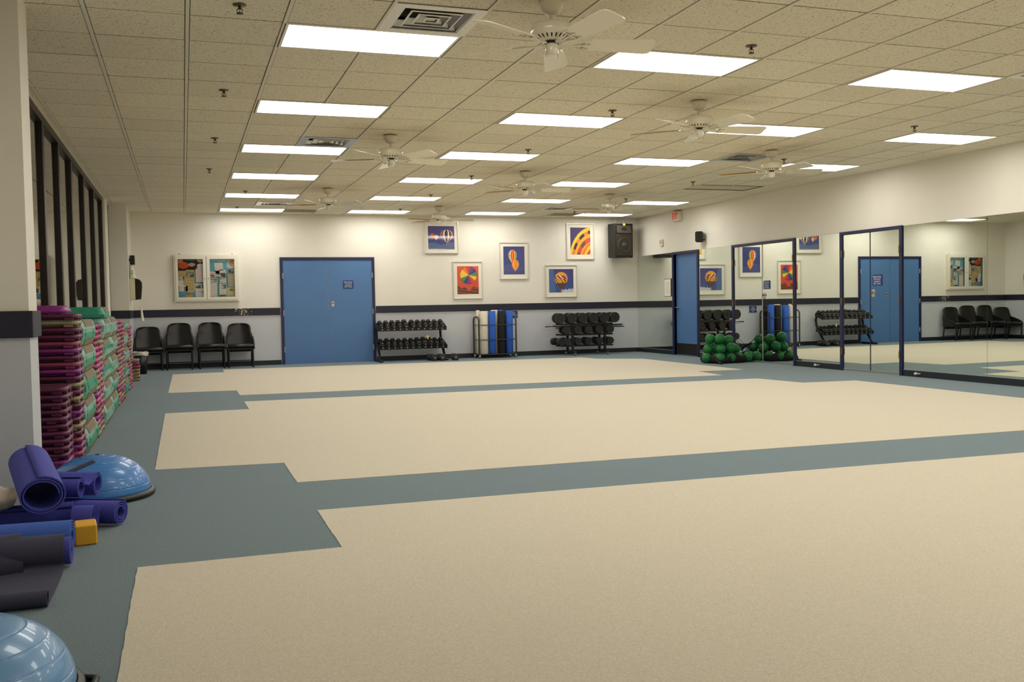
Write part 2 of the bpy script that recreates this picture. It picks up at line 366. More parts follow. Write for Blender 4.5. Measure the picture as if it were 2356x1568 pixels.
# ------------------------------------------------------------------ air diffusers and grilles
def sqring(mb, r0, z0, r1, z1, th=.003, mi=0):
    a = [(r0, r0, z0), (-r0, r0, z0), (-r0, -r0, z0), (r0, -r0, z0)]; b = [(r1, r1, z1), (-r1, r1, z1), (-r1, -r1, z1), (r1, -r1, z1)]
    c = [(x, y, z+th) for x, y, z in b]; d = [(x, y, z+th) for x, y, z in a]
    mb.rings([a, b, c, d, a], smooth=False, cap=False, mi=mi)
def make_vent():
    t = thing('air_diffuser', 'square four-way metal air diffuser with nested louvres in the ceiling', 'air vent', group='square metal air diffusers in the ceiling')
    r = T/2
    m = MB(); sqring(m, r, 0, r-.07, .0, .006); m.build('face_plate', M_ALU, t)
    for k in range(4):
        a = r-.07-.062*k; m = MB(); sqring(m, a, .004, a-.045, .05); sqring(m, a, .004, a-.012, .002); m.build('louvre', M_ALU, t)
    MB().box(-r+.02, r-.02, -r+.02, r-.02, .07, .085).build('duct_throat', M_DARK, t)
    return t
V0 = make_vent()
for k, (i, j) in enumerate(vents): 
    v = V0 if k == 0 else dup(V0)
    v.location = ((i+.5)*T, (j+.5)*T, H-.002)
    v['label'] = 'square louvred air diffuser, %s from the far wall in the line on the %s side' % (ordw[{18: 0, 7: 1, -1: 2}[j]], 'window' if i == 1 else 'mirror')
for k, (i, j) in enumerate(grilles):
    t = thing('return_grille', 'brown perforated return-air grille in the ceiling near the '+('double doors' if k == 0 else 'hanging loudspeaker'), 'air vent', (i*T, j*T, H-.001), group='brown return-air grilles')
    MB().box(.02, T-.02, .02, T-.02, .006, .012).build('screen', mat('grille_brown', '8d7d5f', .7, noise=.3, nscale=300), t)
    MB().box(0, T, 0, .02, 0, .015).box(0, T, T-.02, T, 0, .015).box(0, .02, .02, T-.02, 0, .015).box(T-.02, T, .02, T-.02, 0, .015).build('frame', M_TEE, t)
# ------------------------------------------------------------------ sprinklers
def make_spr():
    t = thing('sprinkler_head', 'small dark pendant fire sprinkler head under the ceiling', 'sprinkler', group='pendant sprinkler heads')
    MB().lathe([(.0, 0), (.042, 0), (.04, -.006), (.018, -.01), (.0, -.01)], 16, cap=False).build('escutcheon', mat('spr_bronze', '6b6250', .4, .6), t)
    m = MB().cyl((0, 0, -.008), (0, 0, -.028), .009, 8)
    for s in (-1, 1): m.tube([(s*.008, 0, -.022), (s*.018, 0, -.034), (s*.012, 0, -.048), (0, 0, -.053)], .003, 5)
    m.build('frame_arms', mat('spr_brass', '3c3527', .4, .5), t)
    MB().cyl((0, 0, -.026), (0, 0, -.05), .004, 6).build('glass_bulb', mat('bulb_amber', 'c9a53c', .2), t)
    MB().lathe([(0, -.053), (.021, -.053), (.021, -.056), (0, -.056)], 12, cap=False).build('deflector', mat('spr_brass', '3c3527'), t)
    return t
P0 = make_spr()
sp = [(-.5, -.5), (-.5, 3.5), (-.5, 7.5), (-.5, 11.5), (.5, 15.5), (.5, 19.6), (5.5, 3.5), (5.5, 7.5), (5.5, 11.5), (5.5, 15.5), (5.5, 19.5), (5.5, -.5), (11.5, 3.5), (11.5, 7.5), (11.5, 11.5), (11.5, 15.5), (11.5, 19.5)]
for k, (i, j) in enumerate(sp): 
    q = P0 if k == 0 else dup(P0)
    q.location = (i*T, j*T, H+.004)
    q['label'] = 'pendant sprinkler head, %s from the far wall in the line %s' % (ordw[round((19.5-j)/4)], 'on the window side' if i < 1 else 'on the mirror side' if i > 11 else 'down the middle')
# ------------------------------------------------------------------ ceiling fans
M_FAN = mat('fan_cream', 'e9e2cb', .25, coat=.5)
def make_fan():
    t = thing('ceiling_fan', 'cream five-blade ceiling fan on a short rod', 'ceiling fan', group='cream ceiling fans')
    MB().lathe([(.0, .0), (.078, 0), (.08, -.02), (.06, -.06), (.045, -.078), (.02, -.082), (0, -.082)], 24, cap=False).build('canopy', M_FAN, t)
    MB().cyl((0, 0, -.07), (0, 0, -.15), .013, 12).build('downrod', M_FAN, t)
    mh = MB().lathe([(.0, -.128), (.03, -.13), (.09, -.136), (.122, -.146), (.132, -.165), (.132, -.205), (.124, -.218), (.1, -.232), (.06, -.246), (.0, -.246)], 32, cap=False).build('motor_housing', M_FAN, t)
    m = MB()
    for k in range(24):
        a = 2*PI*k/24; R = Matrix.Rotation(a, 4, 'Z')
        m.add([(.118, -.005, -.2225), (.118, .005, -.2225), (.09, .004, -.2375), (.09, -.004, -.2375)], [(0, 1, 2, 3)], R)
    m.build('vent_slots', M_DARK, mh)
    MB().cyl((0, 0, -.246), (0, 0, -.262), .045, 16).build('flywheel', M_DARK, t)
    MB().lathe([(.0, -.258), (.036, -.258), (.04, -.265), (.041, -.315), (.036, -.328), (.012, -.334), (0, -.334)], 20, cap=False).build('switch_housing', M_FAN, t)
    MB().cyl((.038, .0, -.29), (.04, 0, -.345), .0018, 5).build('pull_chain', M_BRASS, t)
    out = [(.19, -.058), (.22, -.066), (.62, -.083), (.648, -.079), (.663, -.062), (.668, -.04), (.668, .04), (.663, .062), (.648, .079), (.62, .083), (.22, .066), (.19, .058)]
    for k in range(5):
        A = Matrix.Rotation(2*PI*k/5, 4, 'Z') @ Matrix.Translation((0, 0, -.254)) @ Matrix.Rotation(math.radians(-15), 4, 'X')
        b = MB(); n = len(out)
        b.add([(x, y, -.003) for x, y in out]+[(x, y, .003) for x, y in out], [list(range(n))[::-1]]+[(j, (j+1) % n, n+(j+1) % n, n+j) for j in range(n)], A)
        b.add([(x, y, .003) for x, y in out], [list(range(n))], A, 1)
        bo = b.build('blade', [M_FAN, M_OAK], t)
        br = MB()
        for s in (-1, 1):
            br.tube([A @ Vector(p) for p in ((.06, s*.008, -.008), (.12, s*.012, -.014), (.16, s*.03, -.01), (.2, s*.046, -.007), (.245, s*.05, -.006))], .006, 6)
        br.tube([A @ Vector(p) for p in ((.06, 0, -.008), (.14, 0, -.013), (.2, 0, -.008), (.25, 0, -.006))], .008, 6)
        br.tube([A @ Vector(p) for p in ((.205, -.046, -.007), (.22, 0, -.008), (.205, .046, -.007))], .005, 6)
        br.build('blade_bracket', M_FAN, bo)
    return t
F0 = make_fan()
fans = [(2.5, -1.5, -6, 'cream five-blade ceiling fan beside the air diffuser over the front carpet panel'), (6.5, 2.5, -6, None), (2.5, 6.5, 12, None), (6.5, 10.5, -8, None), (10.5, 6.5, -10, None),
        (2.5, 14.5, 20, None), (6.5, 18.5, -20, None), (10.5, 14.5, 30, None), (10.5, -1.5, 10, None), (6.5, -5.5, 0, None)]
FR = {i: sorted([f[1] for f in fans if f[0] == i], reverse=True) for i in (2.5, 6.5, 10.5)}
for k, (i, j, a, lb) in enumerate(fans):
    f = F0 if k == 0 else dup(F0)
    f['label'] = 'cream five-blade ceiling fan, %s from the far wall in the line %s' % (ordw[FR[i].index(j)], {2.5: 'on the window side', 6.5: 'down the middle', 10.5: 'on the mirror side'}[i])
    f.location = (i*T, j*T, H-.006); f.rotation_euler = (0, 0, math.radians(a))
# ------------------------------------------------------------------ door_1: blue double door
def hinge(parent, x, y, z, ax='y', m=None):
    MB().cyl((x, y, z-.055), (x, y, z+.055), .011, 8).build('hinge', m or M_ALU, parent)
d1 = struct(obj('door_1', None, None, (2.115, YW, 0)))
fr = MB(); fr.box(-.955, -.9, -.03, 0, 0, 2.15).box(.9, .955, -.03, 0, 0, 2.15).box(-.9, .9, -.03, 0, 2.095, 2.15)
fr.build('frame', M_FRAME, d1)
for s in (-1, 1):
    lf = MB().box(.004, .895, -.012, 0, .012, 2.09, bev=.002) if s > 0 else MB().box(-.895, -.004, -.012, 0, .012, 2.09, bev=.002)
    lf = lf.build('leaf', M_DOOR, d1)
    for z in (.3, 1.03, 1.78): hinge(lf, s*.9, -.034, z)
    if s > 0:
        MB().box(.055, .115, -.02, -.012, 1.145, 1.25, bev=.004).build('lock_plate', M_ALU, lf)
        MB().cyl((.085, -.02, 1.215), (.085, -.034, 1.215), .018, 12).build('lock_cylinder', M_BRASS, lf)
M_SIGN = mat('sign_blue', '1c3676', .4); M_LETTER = mat('letter_white', 'e9e6dc', .6)
def sign(name, label, loc, w, h, body, size, face, th=.006):
    t = thing(name, label, 'sign', loc)
    if face is FACE_Y: MB().box(-w/2, w/2, -th, 0, -h/2, h/2).build('plate', M_SIGN, t); M = Matrix.Translation((0, -th-.0008, 0)) @ face
    else: MB().box(-th, 0, -w/2, w/2, -h/2, h/2).build('plate', M_SIGN, t); M = Matrix.Translation((-th-.0008, 0, 0)) @ face
    text(body, size, t, M, M_LETTER)
    return t
KEEP = 'Please Keep\nThis Door\nLocked at\nALL Times'
sign('door_sign', 'blue sign asking to keep the door locked, on the blue double door', (2.524, YW-.0125, 1.594), .21, .165, KEEP, .036, FACE_Y)
sign('wall_sign', 'blue sign with white lettering behind the foam roller rack', (6.09, YW-.001, .905), .2, .155, 'Please\nReplace\nWeights On\nRack', .034, FACE_Y)
# ------------------------------------------------------------------ right wall: mirrors
MB0, MB1 = .09, 2.15
def mirror(y0, y1, label):
    t = thing('wall_mirror', label, 'mirror', (XR, (y0+y1)/2, MB0))
    h = (y1-y0)/2-.002
    MB().add([(0, -h, 0), (0, h, 0), (0, h, MB1-MB0), (0, -h, MB1-MB0)], [(0, 1, 2, 3)]).build('silvering', M_MIRROR, t)
    e = MB().box(0.0005, .0115, -h, h, 0, MB1-MB0); e.build('glass_edge', M_MIREDGE, t)
    MB().box(-.003, .0, -h, h, -.002, .006).build('bottom_channel', M_ALU, t)
    MB().box(-.002, .011, -h, h, MB1-MB0, MB1-MB0+.006).build('top_channel', M_ALU, t)
mirror(DE1+.05, YW-.002, 'tall frameless wall mirror between the room corner and the blue exit door')
mirror(9.25, DE0-.05, 'tall frameless wall mirror between the blue exit door and the ball bag')
mirror(6.11, 7.28, 'tall frameless wall mirror between the two mirrored double doors')
mirror(3.19, 4.72, 'tall frameless wall mirror next to the mirrored doors with brass lock')
mirror(1.65, 3.19, 'tall frameless wall mirror reflecting the far row of black chairs')
for k in range(5): mirror(1.65-1.54*(k+1), 1.65-1.54*k, 'tall frameless wall mirror, %s panel past the one reflecting the chairs' % ordw[k])
# mirrored double doors
def mdoor(name, y0, y1):
    d = struct(obj(name, None, None, (XR, 0, 0)))
    MB().box(-.02, .011, y0-.035, y0+.02, 0, 2.16).box(-.02, .011, y1-.02, y1+.035, 0, 2.16).box(-.02, .011, y0+.02, y1-.02, 2.115, 2.16).build('frame', M_FRAME, d)
    ym = (y0+y1)/2
    for a, b in ((y0+.024, ym-.004), (ym+.004, y1-.024)):
        l = MB().box(.0005, .011, a, b, .03, 2.11).build('leaf', M_MIREDGE, d)
        MB().add([(-.0005, a, .035), (-.0005, b, .035), (-.0005, b, 2.108), (-.0005, a, 2.108)], [(0, 1, 2, 3)]).build('mirror_face', M_MIRROR, l)
        MB().box(-.004, .0, a, b, .02, .035).build('bottom_channel', M_ALU, l)
        hy = y0+.012 if a < ym-.1 and a < y0+.1 else y1-.012
        for z in (.3, 1.08, 1.82): hinge(l, -.024, hy, z, m=M_BRASS)
        if b == ym-.004:
            MB().box(-.012, 0, b-.085, b-.035, 1.14, 1.25, bev=.004).build('lock_plate', M_ALU, l)
            MB().cyl((-.012, b-.06, 1.21), (-.035, b-.06, 1.21), .018, 12).build('lock_knob', M_BRASS, l)
    MB().box(-.008, -.001, ym-.003, ym+.003, .03, 2.11).build('meeting_strip', M_ALU if name == 'door_3' else M_FRAME, d)
    return ym
mdoor('door_3', 7.315, 9.215); mdoor('door_4', 4.76, 6.07)
sign('door_sign', 'blue sign asking to keep the door locked, on the mirrored door by the ball bag', (XR-.002, 8.12, 1.39), .2, .15, KEEP, .034, FACE_X)
sign('door_sign', 'blue sign asking to keep the door locked, on the narrower mirrored double door', (XR-.002, 5.255, 1.39), .2, .165, KEEP, .036, FACE_X)
# exit door
d2 = struct(obj('door_2', None, None, (XR, 0, 0)))
MB().box(-.02, .2, DE0-.05, DE0, 0, 2.157).box(-.02, .2, DE1, DE1+.05, 0, 2.157).box(-.02, .2, DE0, DE1, 2.105, 2.157).build('frame', M_FRAME, d2)
lf = MB().box(.055, .095, DE0, DE1, .01, 2.105).build('leaf', M_DOOR, d2)
MB().box(.051, .055, DE0+.02, DE1-.02, .02, .25).build('kick_plate', mat('kick_dark', '2a2320', .4, .3), lf)
MB().cyl((.055, DE1-.07, 1.0), (.035, DE1-.07, 1.0), .034, 14).cyl((.045, DE1-.07, 1.0), (.0, DE1-.07, 1.0), .011, 8).tube([(.0, DE1-.07, 1.0), (-.003, DE1-.12, 1.0), (.003, DE1-.19, .995)], .011, 8).build('lever_handle', M_CHROME, lf)
# ------------------------------------------------------------------ right wall: fittings
t = thing('exit_sign', 'white box EXIT sign with red letters above the blue exit door', 'sign', (XR+.01, 11.33, 2.79))
MB().box(-.075, 0, -.16, .16, 0, .2, bev=.006).build('housing', mat('sign_white', 'e6ddc6', .5), t)
text('EXIT', .17, t, Matrix.Translation((-.0765, 0, .1)) @ FACE_X, mat('exit_red', 'd62412', .5, emit=.12), sx=.72, bold=.006)
MB().box(-.06, -.02, -.06, .06, .2, .222).build('ceiling_mount', mat('mount_grey', '6f6a5c', .5), t)
t = thing('wall_speaker', 'small black satellite loudspeaker mounted on the wall above the mirrors', 'loudspeaker', (XR-.1, 10.28, 2.39), math.radians(-35))
MB().box(-.07, .07, -.085, .085, -.105, .105, bev=.015).build('cabinet', M_BLKPL, t)
MB().box(-.078, -.07, -.072, .072, -.09, .09, bev=.006).build('grille', M_BLACK, t)
MB().cyl((.06, .02, -.05), (.14, .09, -.07), .012, 8).build('bracket', M_BLACK, t)
t = thing('wall_strobe', 'small white alarm unit on the wall near the far corner', 'alarm', (XR+.011, 12.05, 2.39))
MB().box(-.04, 0, -.06, .06, -.075, .075, bev=.01).build('housing', mat('sign_white', 'e6ddc6'), t)
MB().box(-.055, -.04, -.03, .03, -.02, .05, bev=.008).build('lens', mat('lens_grey', 'bdb6a2', .2), t)
t = thing('framed_notice', 'framed white notice with a dark edge on the mirror by the exit door', 'notice', (XR-.001, 11.77, 1.42))
MB().box(-.008, 0, -.17, .17, -.19, .19).build('backing', M_BLACK, t)
MB().box(-.0095, -.008, -.11, .16, -.18, .18).build('paper', mat('paper_white', 'ece6d6', .8), t)
m = MB()
for k in range(9): m.box(-.0105, -.0095, -.05-.02*(k % 2), .1, .12-.03*k, .126-.03*k)
m.build('printed_lines', mat('print_grey', '9a958a', .8), t)
for y in (6.65, 4.38):
    t = thing('door_stop', 'white spring door stop on the baseboard '+('between the mirrored doors' if y > 5 else 'beside the narrower mirrored door'), 'door stop', (XR-.006, y, .05))
    MB().tube([(0, 0, 0), (-.03, 0, .0), (-.07, 0, .004)], .008, 8).build('stem', M_WHITE, t)
    MB().cyl((-.065, 0, .004), (-.09, 0, .006), .018, 10).build('rubber_tip', M_WHITE, t)
# ------------------------------------------------------------------ prints
def balloon(u, v, cx, cy, R, cols, n, top=None, taper=1.35):
    """colour of a striped hot-air balloon at (u, v), or None"""
    dx, dy = u-cx, v-cy
    if dy >= 0: hw = math.sqrt(max(0, R*R-dy*dy))
    else:
        q = -dy/(R*taper)
        if q > 1:
            if q < 1.28 and q > 1.12 and abs(dx) < R*.11: return (.35, .18, .08)
            return None
        hw = R*(1-q**1.7)*.88+R*.12
    if abs(dx) > hw or hw < 1e-5: return None
    a = math.asin(max(-1, min(1, dx/hw)))/PI+.5
    k = int(a*n+.5)
    c = cols[k % len(cols)] if not top else top(a, dy/R)
    s = .75+.3*math.cos((a-.4)*2.6)
    return tuple(min(1, x*s) for x in c)
RED, ORG, YEL, BLK, WHT, GRN, BLU, PUR = (.7, .05, .03), (.85, .2, .02), (.9, .55, .03), (.02, .015, .015), (.8, .76, .66), (.06, .25, .06), (.02, .04, .22), (.25, .03, .16)
SKY = lambda v: (.035+.02*v, .04+.03*(1-v), .20+.06*(1-v))
def art1(u, v):
    for a in ((.72, .62, .24, [BLK, WHT, BLK, RED, WHT, BLK], 12), (.17, .6, .085, [ORG, RED], 7), (.31, .53, .09, [YEL, RED, WHT], 9)):
        c = balloon(u, v, *a)
        if c: return c
    return (.10, .13, .27) if v < .25+.05*math.sin(u*9) else SKY(v)
def art2(u, v):
    dx, dy = (u-.53)/.40, (v-.68)/.32; r = math.hypot(dx, dy)
    if r < 1:
        if r > .97: return BLK
        a = (math.atan2(dy, dx)/(2*PI)*12+.3) % 12
        return [GRN, BLU, PUR, RED, ORG, YEL, YEL, GRN, BLU, PUR, RED, YEL][int(a)]
    if v < .22+.06*math.sin(u*7+1)+.05*math.cos(u*17): return (.09, .03, .015) if math.sin(v*60+u*6) > -.2 else (.3, .05, .02)
    return (.62+.1*v, .07, .03)
def art3(u, v):
    for a in ((.56, .36, .17, [ORG, (.8, .3, .08), ORG, YEL], 9), (.43, .68, .2, [RED, YEL, GRN, WHT, RED, ORG], 10)):
        c = balloon(u, v, *a)
        if c: return c
    return (.035, .045, .2) if not v < .3+.06*math.sin(u*6) else (.06, .07, .24)
def art4(u, v):
    cx, cy = 1.15, -.25; r = math.hypot(u-cx, (v-cy)*.95)
    if r > 1.22: return (.045, .03, .13)
    k = (r*7+.25*math.sin(math.atan2(v-cy, u-cx)*3)) % 3.1; a = math.atan2(v-cy, u-cx)
    if r > 1.1: return YEL
    if r > .98: return ORG if math.sin(a*14) > .2 else BLK
    if r > .86: return (.9, .38, .02)
    if r > .7: return RED if math.sin(a*10+1) > 0 else (.12, .06, .04)
    return [YEL, ORG, (.9, .4, .02), RED][int(k*1.3) % 4]
def art5(u, v):
    def top(a, d):
        if d < -.7: return (.08, .04, .03)
        k = (a*12+d*3) % 2; z = math.sin(a*24+d*9)
        if d > .45: return YEL if k < 1.1 else ORG
        if d > -.1: return WHT if (k < .7 and z > 0) else (ORG if z > -.3 else (.12, .03, .02))
        return YEL if k < .7 else (BLK if z > .1 else ORG)
    c = balloon(u, v, .5, .6, .27, [ORG], 8, top, 1.7)
    if c: return c
    if u > .5 and v < .1+.12*(u-.45)+.03*math.sin(u*40)*math.cos(v*50): return (.55, .56, .66)
    return (.06, .13, .33) if u < .28-.1*v else SKY(v)
M_PRINT = mat('print_ink', 'ffffff', .6, attr='ink', coat=1)
def raster(name, w, h, fn, nx, ny, parent, y, m=None):
    vs = []; fs = []; cols = []
    for j in range(ny+1):
        for i in range(nx+1):
            u, v = i/nx, j/ny; vs.append(((u-.5)*w, y, (v-.5)*h)); cols.append(fn(u, v))
    for j in range(ny):
        for i in range(nx): k = j*(nx+1)+i; fs.append((k, k+1, k+nx+2, k+nx+1))
    me = bpy.data.meshes.new(name); me.from_pydata(vs, [], fs); me.materials.append(m or M_PRINT)
    a = me.color_attributes.new('ink', 'FLOAT_COLOR', 'POINT')
    a.data.foreach_set('color', [x for c in cols for x in (*c, 1)])
    return obj(name, me, parent)
M_MATBOARD = mat('mat_board', 'ece4d2', .8); M_SILVER = mat('silver_frame', 'dedad2', .3, .35)
def picture(label, x0, z1, x1, z0, fn, px, tilt=0):
    w, h = x1-x0, z1-z0
    t = thing('framed_picture', label, 'picture', ((x0+x1)/2, YW-.002, (z0+z1)/2)); t.rotation_euler = (math.radians(tilt), 0, 0)
    b = .022
    MB().box(-w/2, w/2, -.03, 0, -h/2, -h/2+b, bev=.004).box(-w/2, w/2, -.03, 0, h/2-b, h/2, bev=.004).box(-w/2, -w/2+b, -.03, 0, -h/2+b, h/2-b, bev=.004).box(w/2-b, w/2, -.03, 0, -h/2+b, h/2-b, bev=.004).build('frame', M_SILVER, t)
    MB().box(-w/2+b, w/2-b, -.012, -.002, -h/2+b, h/2-b).build('mat_board', M_MATBOARD, t)
    pw, ph, dz = px
    p = raster('print', w*pw, h*ph, fn, 70, 80, t, -.0126); p.location.z = dz*h
    return t
picture('silver-framed photo of a black and white striped hot air balloon with two small ones', 4.133, 2.916, 4.886, 2.224, art1, (.76, .71, -.02), -2)
picture('silver-framed picture of a colourful pinwheel balloon on a red background', 4.748, 2.059, 5.408, 1.255, art2, (.72, .74, .0))
picture('silver-framed photo of two orange-red balloons one above the other on blue', 5.795, 2.467, 6.459, 1.665, art3, (.73, .755, .01))
picture('silver-framed close-up print of orange and yellow balloon panels by the loudspeaker', 7.359, 2.894, 8.025, 2.088, art4, (.72, .74, .01))
picture('silver-framed photo of a yellow, orange and black balloon over white clouds', 6.84, 1.976, 7.602, 1.26, art5, (.76, .72, .01))
# ------------------------------------------------------------------ bulletin board
bx0, bx1, bz0, bz1 = -.842, .36, 1.292, 2.2
bb = thing('bulletin_board', 'white two-door enclosed bulletin board above the black chairs', 'bulletin board', ((bx0+bx1)/2, YW, bz0))
W, Hh = bx1-bx0, bz1-bz0
M_BOARD = mat('board_white', 'e3dccb', .4)
MB().box(-W/2, W/2, -.07, 0, 0, .04).box(-W/2, W/2, -.07, 0, Hh-.035, Hh).box(-W/2, -W/2+.035, -.07, 0, .04, Hh-.035).box(W/2-.035, W/2, -.07, 0, .04, Hh-.035).build('cabinet_frame', M_BOARD, bb)
MB().box(-W/2+.035, W/2-.035, -.012, 0, .04, Hh-.035).build('backing', mat('cork_blue', '5fa3b8', .9, noise=.1), bb)
for s in (-1, 1):
    a, b = (-W/2+.03, -.004) if s < 0 else (.004, W/2-.03)
    d = MB().box(a, b, -.08, -.07, .03, .085).box(a, b, -.08, -.07, Hh-.085, Hh-.028).box(a, a+.045+(.015 if s > 0 else 0), -.08, -.07, .085, Hh-.085).box(b-.045-(.015 if s < 0 else 0), b, -.08, -.07, .085, Hh-.085).build('door', M_BOARD, bb)
    MB().box(a+.045, b-.045, -.077, -.073, .085, Hh-.085).build('pane', M_CLEAR, d)
    MB().cyl((s*.035, -.08, Hh*.49), (s*.035, -.088, Hh*.49), .009, 8).build('lock', M_BRASS, d)
for s in (-1, 1): MB().cyl((s*W*.41, -.004, Hh+.018), (s*W*.41, .0, Hh+.018), .009, 8).build('mounting_screw', M_BLACK, bb)
def noise_photo(seed):
    r = random.Random(seed); ps = [(r.random(), r.random(), r.uniform(.1, .3), r.uniform(.05, .75)) for _ in range(9)]
    def f(u, v):
        c = .12
        for a, b, s, k in ps:
            if abs(u-a) < s and abs(v-b) < s*.8: c = k
        return c
    return f
def paper(label, cx, cy, w, h, base, rz=0, d=1, photo=None, lines=True, fn=None, cat='paper'):
    """cx, cy measured on the board in 0..1 from its upper-left corner"""
    t = thing('pinned_paper', label, cat, (bx0+cx*W, YW-.013-.0025*d, bz1-cy*Hh)); t.rotation_euler = (0, math.radians(rz), 0)
    if fn is None:
        ph = noise_photo(hash(label) % 999) if photo else None
        def fn(u, v):
            if photo:
                x0, y0, x1, y1 = photo
                if x0 < u < x1 and y0 < v < y1: k = ph((u-x0)/(x1-x0), (v-y0)/(y1-y0)); return (k, k*.93, k*.82)
            if lines and .1 < u < .9 and .06 < v < .9 and (v*22) % 1 > .62: return tuple(x*.8 for x in base)
            return base
    raster('sheet', w*W, h*Hh, fn, 24, 30, t, 0, mat('paper_ink', 'ffffff', .85, attr='ink'))
    return t
CREAM, KRAFT, PAPER, PINK = (.8, .74, .56), (.66, .5, .2), (.86, .83, .77), (.86, .72, .68)
def comic(u, v):
    if math.hypot((u-.07)/.12, (v-.8)/.22) < 1: return (.72, .3, .12)
    if math.hypot((u-.2)/.2, (v-.42)/.26) < 1: return (.75, .1, .03)
    if math.hypot((u-.86)/.12, (v-.83)/.2) < 1: return (.85, .65, .08) if v > .8 else (.8, .5, .3)
    if math.hypot((u-.52)/.13, (v-.47)/.14) < 1: return (.75, .42, .22)
    if math.hypot((u-.86)/.15, (v-.3)/.25) < 1: return (.8, .76, .66)
    if math.hypot((u-.5)/.32, (v-1.05)/.3) < 1: return (.04, .25, .36)
    return (.03, .02, .03)
def surf(u, v):
    if math.hypot((u-.62+.9*(v-.35))/.30, (v-.28-.35*(u-.6))/.16) < 1: return (.75, .5, .02)
    if v > .95-1.6*abs(u-.28) and v < 1.0-1.2*abs(u-.28) and v > .2: return (.6, .05, .1)
    return (.12, .4, .6)
def beach(u, v):
    if math.hypot((u-.87)/.09, (v-.66)/.2) < 1: return (.8, .28, .06)
    if math.hypot((u-.84)/.16, (v-.55)/.32) < 1: return (.5, .75, .85)
    for k in range(4):
        if abs(v-(.95-.06*k+.35*(u-.5)**2)) < .013: return (.85, .88, .85)
    return (.18, .5, .62)
paper('wide dark cartoon-style poster with orange and yellow shapes in the bulletin board', .268, .2, .4, .28, CREAM, fn=comic, cat='poster')
paper('turquoise poster with white curves in the right door of the bulletin board', .745, .23, .4, .36, CREAM, fn=beach, cat='poster')
paper('small blue poster with a yellow sailboard low in the bulletin board', .19, .845, .24, .185, CREAM, fn=surf, cat='poster')
paper('yellowed newspaper clipping at the left edge of the bulletin board', .125, .5, .13, .34, KRAFT, photo=(.1, .35, .75, .62), cat='clipping')
paper('tall tan newspaper clipping with a photo in the left door of the bulletin board', .245, .56, .135, .48, (.72, .54, .24), 1, 2, photo=(.08, .68, .92, .92), cat='clipping')
paper('blank pinkish sheet pinned beside the tall tan clipping', .40, .44, .135, .29, PINK, -1, 2, lines=False)
paper('small white card at the left edge below the yellowed clipping', .1, .6, .075, .12, PAPER, 0, 3, lines=False)
paper('white leaflet with a small photo above the sailboard poster', .14, .72, .13, .12, PAPER, 0, 2, photo=(.55, .1, .98, .8))
paper('tilted white card with a grey photo in the left door of the board', .365, .68, .11, .13, PAPER, 5, 4, photo=(.12, .2, .88, .85))
paper('small dark photo card at the inner edge of the left board door', .445, .63, .06, .09, (.2, .17, .14), 0, 3, photo=(.2, .2, .8, .8))
paper('white letter with a dark heading at the bottom of the left board door', .40, .83, .155, .23, PAPER, 0, 2, photo=(.4, .6, .8, .68))
paper('tilted blank white sheet over the turquoise poster', .695, .255, .13, .17, PAPER, -4, 2, lines=False)
paper('pink flyer with dark pictures at the inner edge of the right board door', .60, .42, .085, .12, PINK, 0, 2, photo=(.05, .05, .75, .5))
paper('small white leaflet beside the pink flyer', .665, .4, .085, .13, PAPER, 0, 1, photo=(.5, .2, .95, .8))
paper('tall white page with three grey photos in the right board door', .755, .47, .1, .3, PAPER, 0, 2, photo=(.08, .3, .92, .75))
paper('white page with a wide photo low in the right board door', .605, .56, .125, .12, PAPER, 0, 2, photo=(.2, .1, .95, .85))
paper('plain white sheet at the bottom inner corner of the right board door', .60, .75, .125, .3, (.84, .78, .72), 1, 3, lines=False)
paper('white page with one grey photo low in the right board door', .75, .74, .11, .26, PAPER, 1, 2, photo=(.35, .55, .95, .9))
paper('dark photo strip at the bottom of the right board door', .755, .885, .105, .045, (.1, .1, .08), 0, 4, photo=(0, 0, 1, 1))
paper('tall grey-tan clipping with a photo at the outer edge of the right board door', .885, .49, .1, .39, (.64, .56, .36), 0, 2, photo=(.05, .72, .95, .98), cat='clipping')
paper('yellow and white card with dark figures at the lower outer corner of the board', .875, .8, .13, .19, (.72, .68, .3), 0, 3, photo=(.35, .55, .95, .85))
# ------------------------------------------------------------------ hanging loudspeaker
t = thing('hanging_loudspeaker', 'large black loudspeaker hung on chains in the far corner', 'loudspeaker', (8.54, 13.0, 2.12), math.radians(8))
MB().prism([(-.23, -.2), (.23, -.2), (.25, .06), (.12, .19), (-.12, .19), (-.25, .06)], 0, .74).build('cabinet', mat('speaker_box', '1b1917', .55, bump=.2, bscale=300), t)
g = MB().box(-.205, .205, -.212, -.2, .03, .5, bev=.006).build('grille', mat('speaker_grille', '2f2a23', .6, noise=.25, nscale=400), t)
MB().lathe([(.17, 0), (.165, .006), (.15, .006), (.145, .0)], 28, Matrix.Translation((0, -.212, .265)) @ FACE_Y, cap=False).build('woofer_ring', mat('ring_dark', '3d372e', .5), g)
MB().lathe([(.0, .012), (.05, .009), (.06, 0)], 20, Matrix.Translation((0, -.212, .265)) @ FACE_Y, cap=False).build('dust_cap', mat('ring_dark2', '4a4238', .5), g)
h = MB(); o1 = [(-.19, -.202, .53), (.19, -.202, .53), (.19, -.202, .7), (-.19, -.202, .7)]; o2 = [(-.05, -.12, .58), (.05, -.12, .58), (.05, -.12, .65), (-.05, -.12, .65)]
h.rings([o1, o2], smooth=False, cap=False); h.add(o2, [(0, 1, 2, 3)])
h2 = [(x, y-.004, z) for x, y, z in o1]
hp = MB().box(-.21, .21, -.206, -.199, .515, .535).box(-.21, .21, -.206, -.199, .7, .72).box(-.21, -.19, -.206, -.199, .535, .7).box(.19, .21, -.206, -.199, .535, .7).build('horn_frame', M_BLKPL, t)
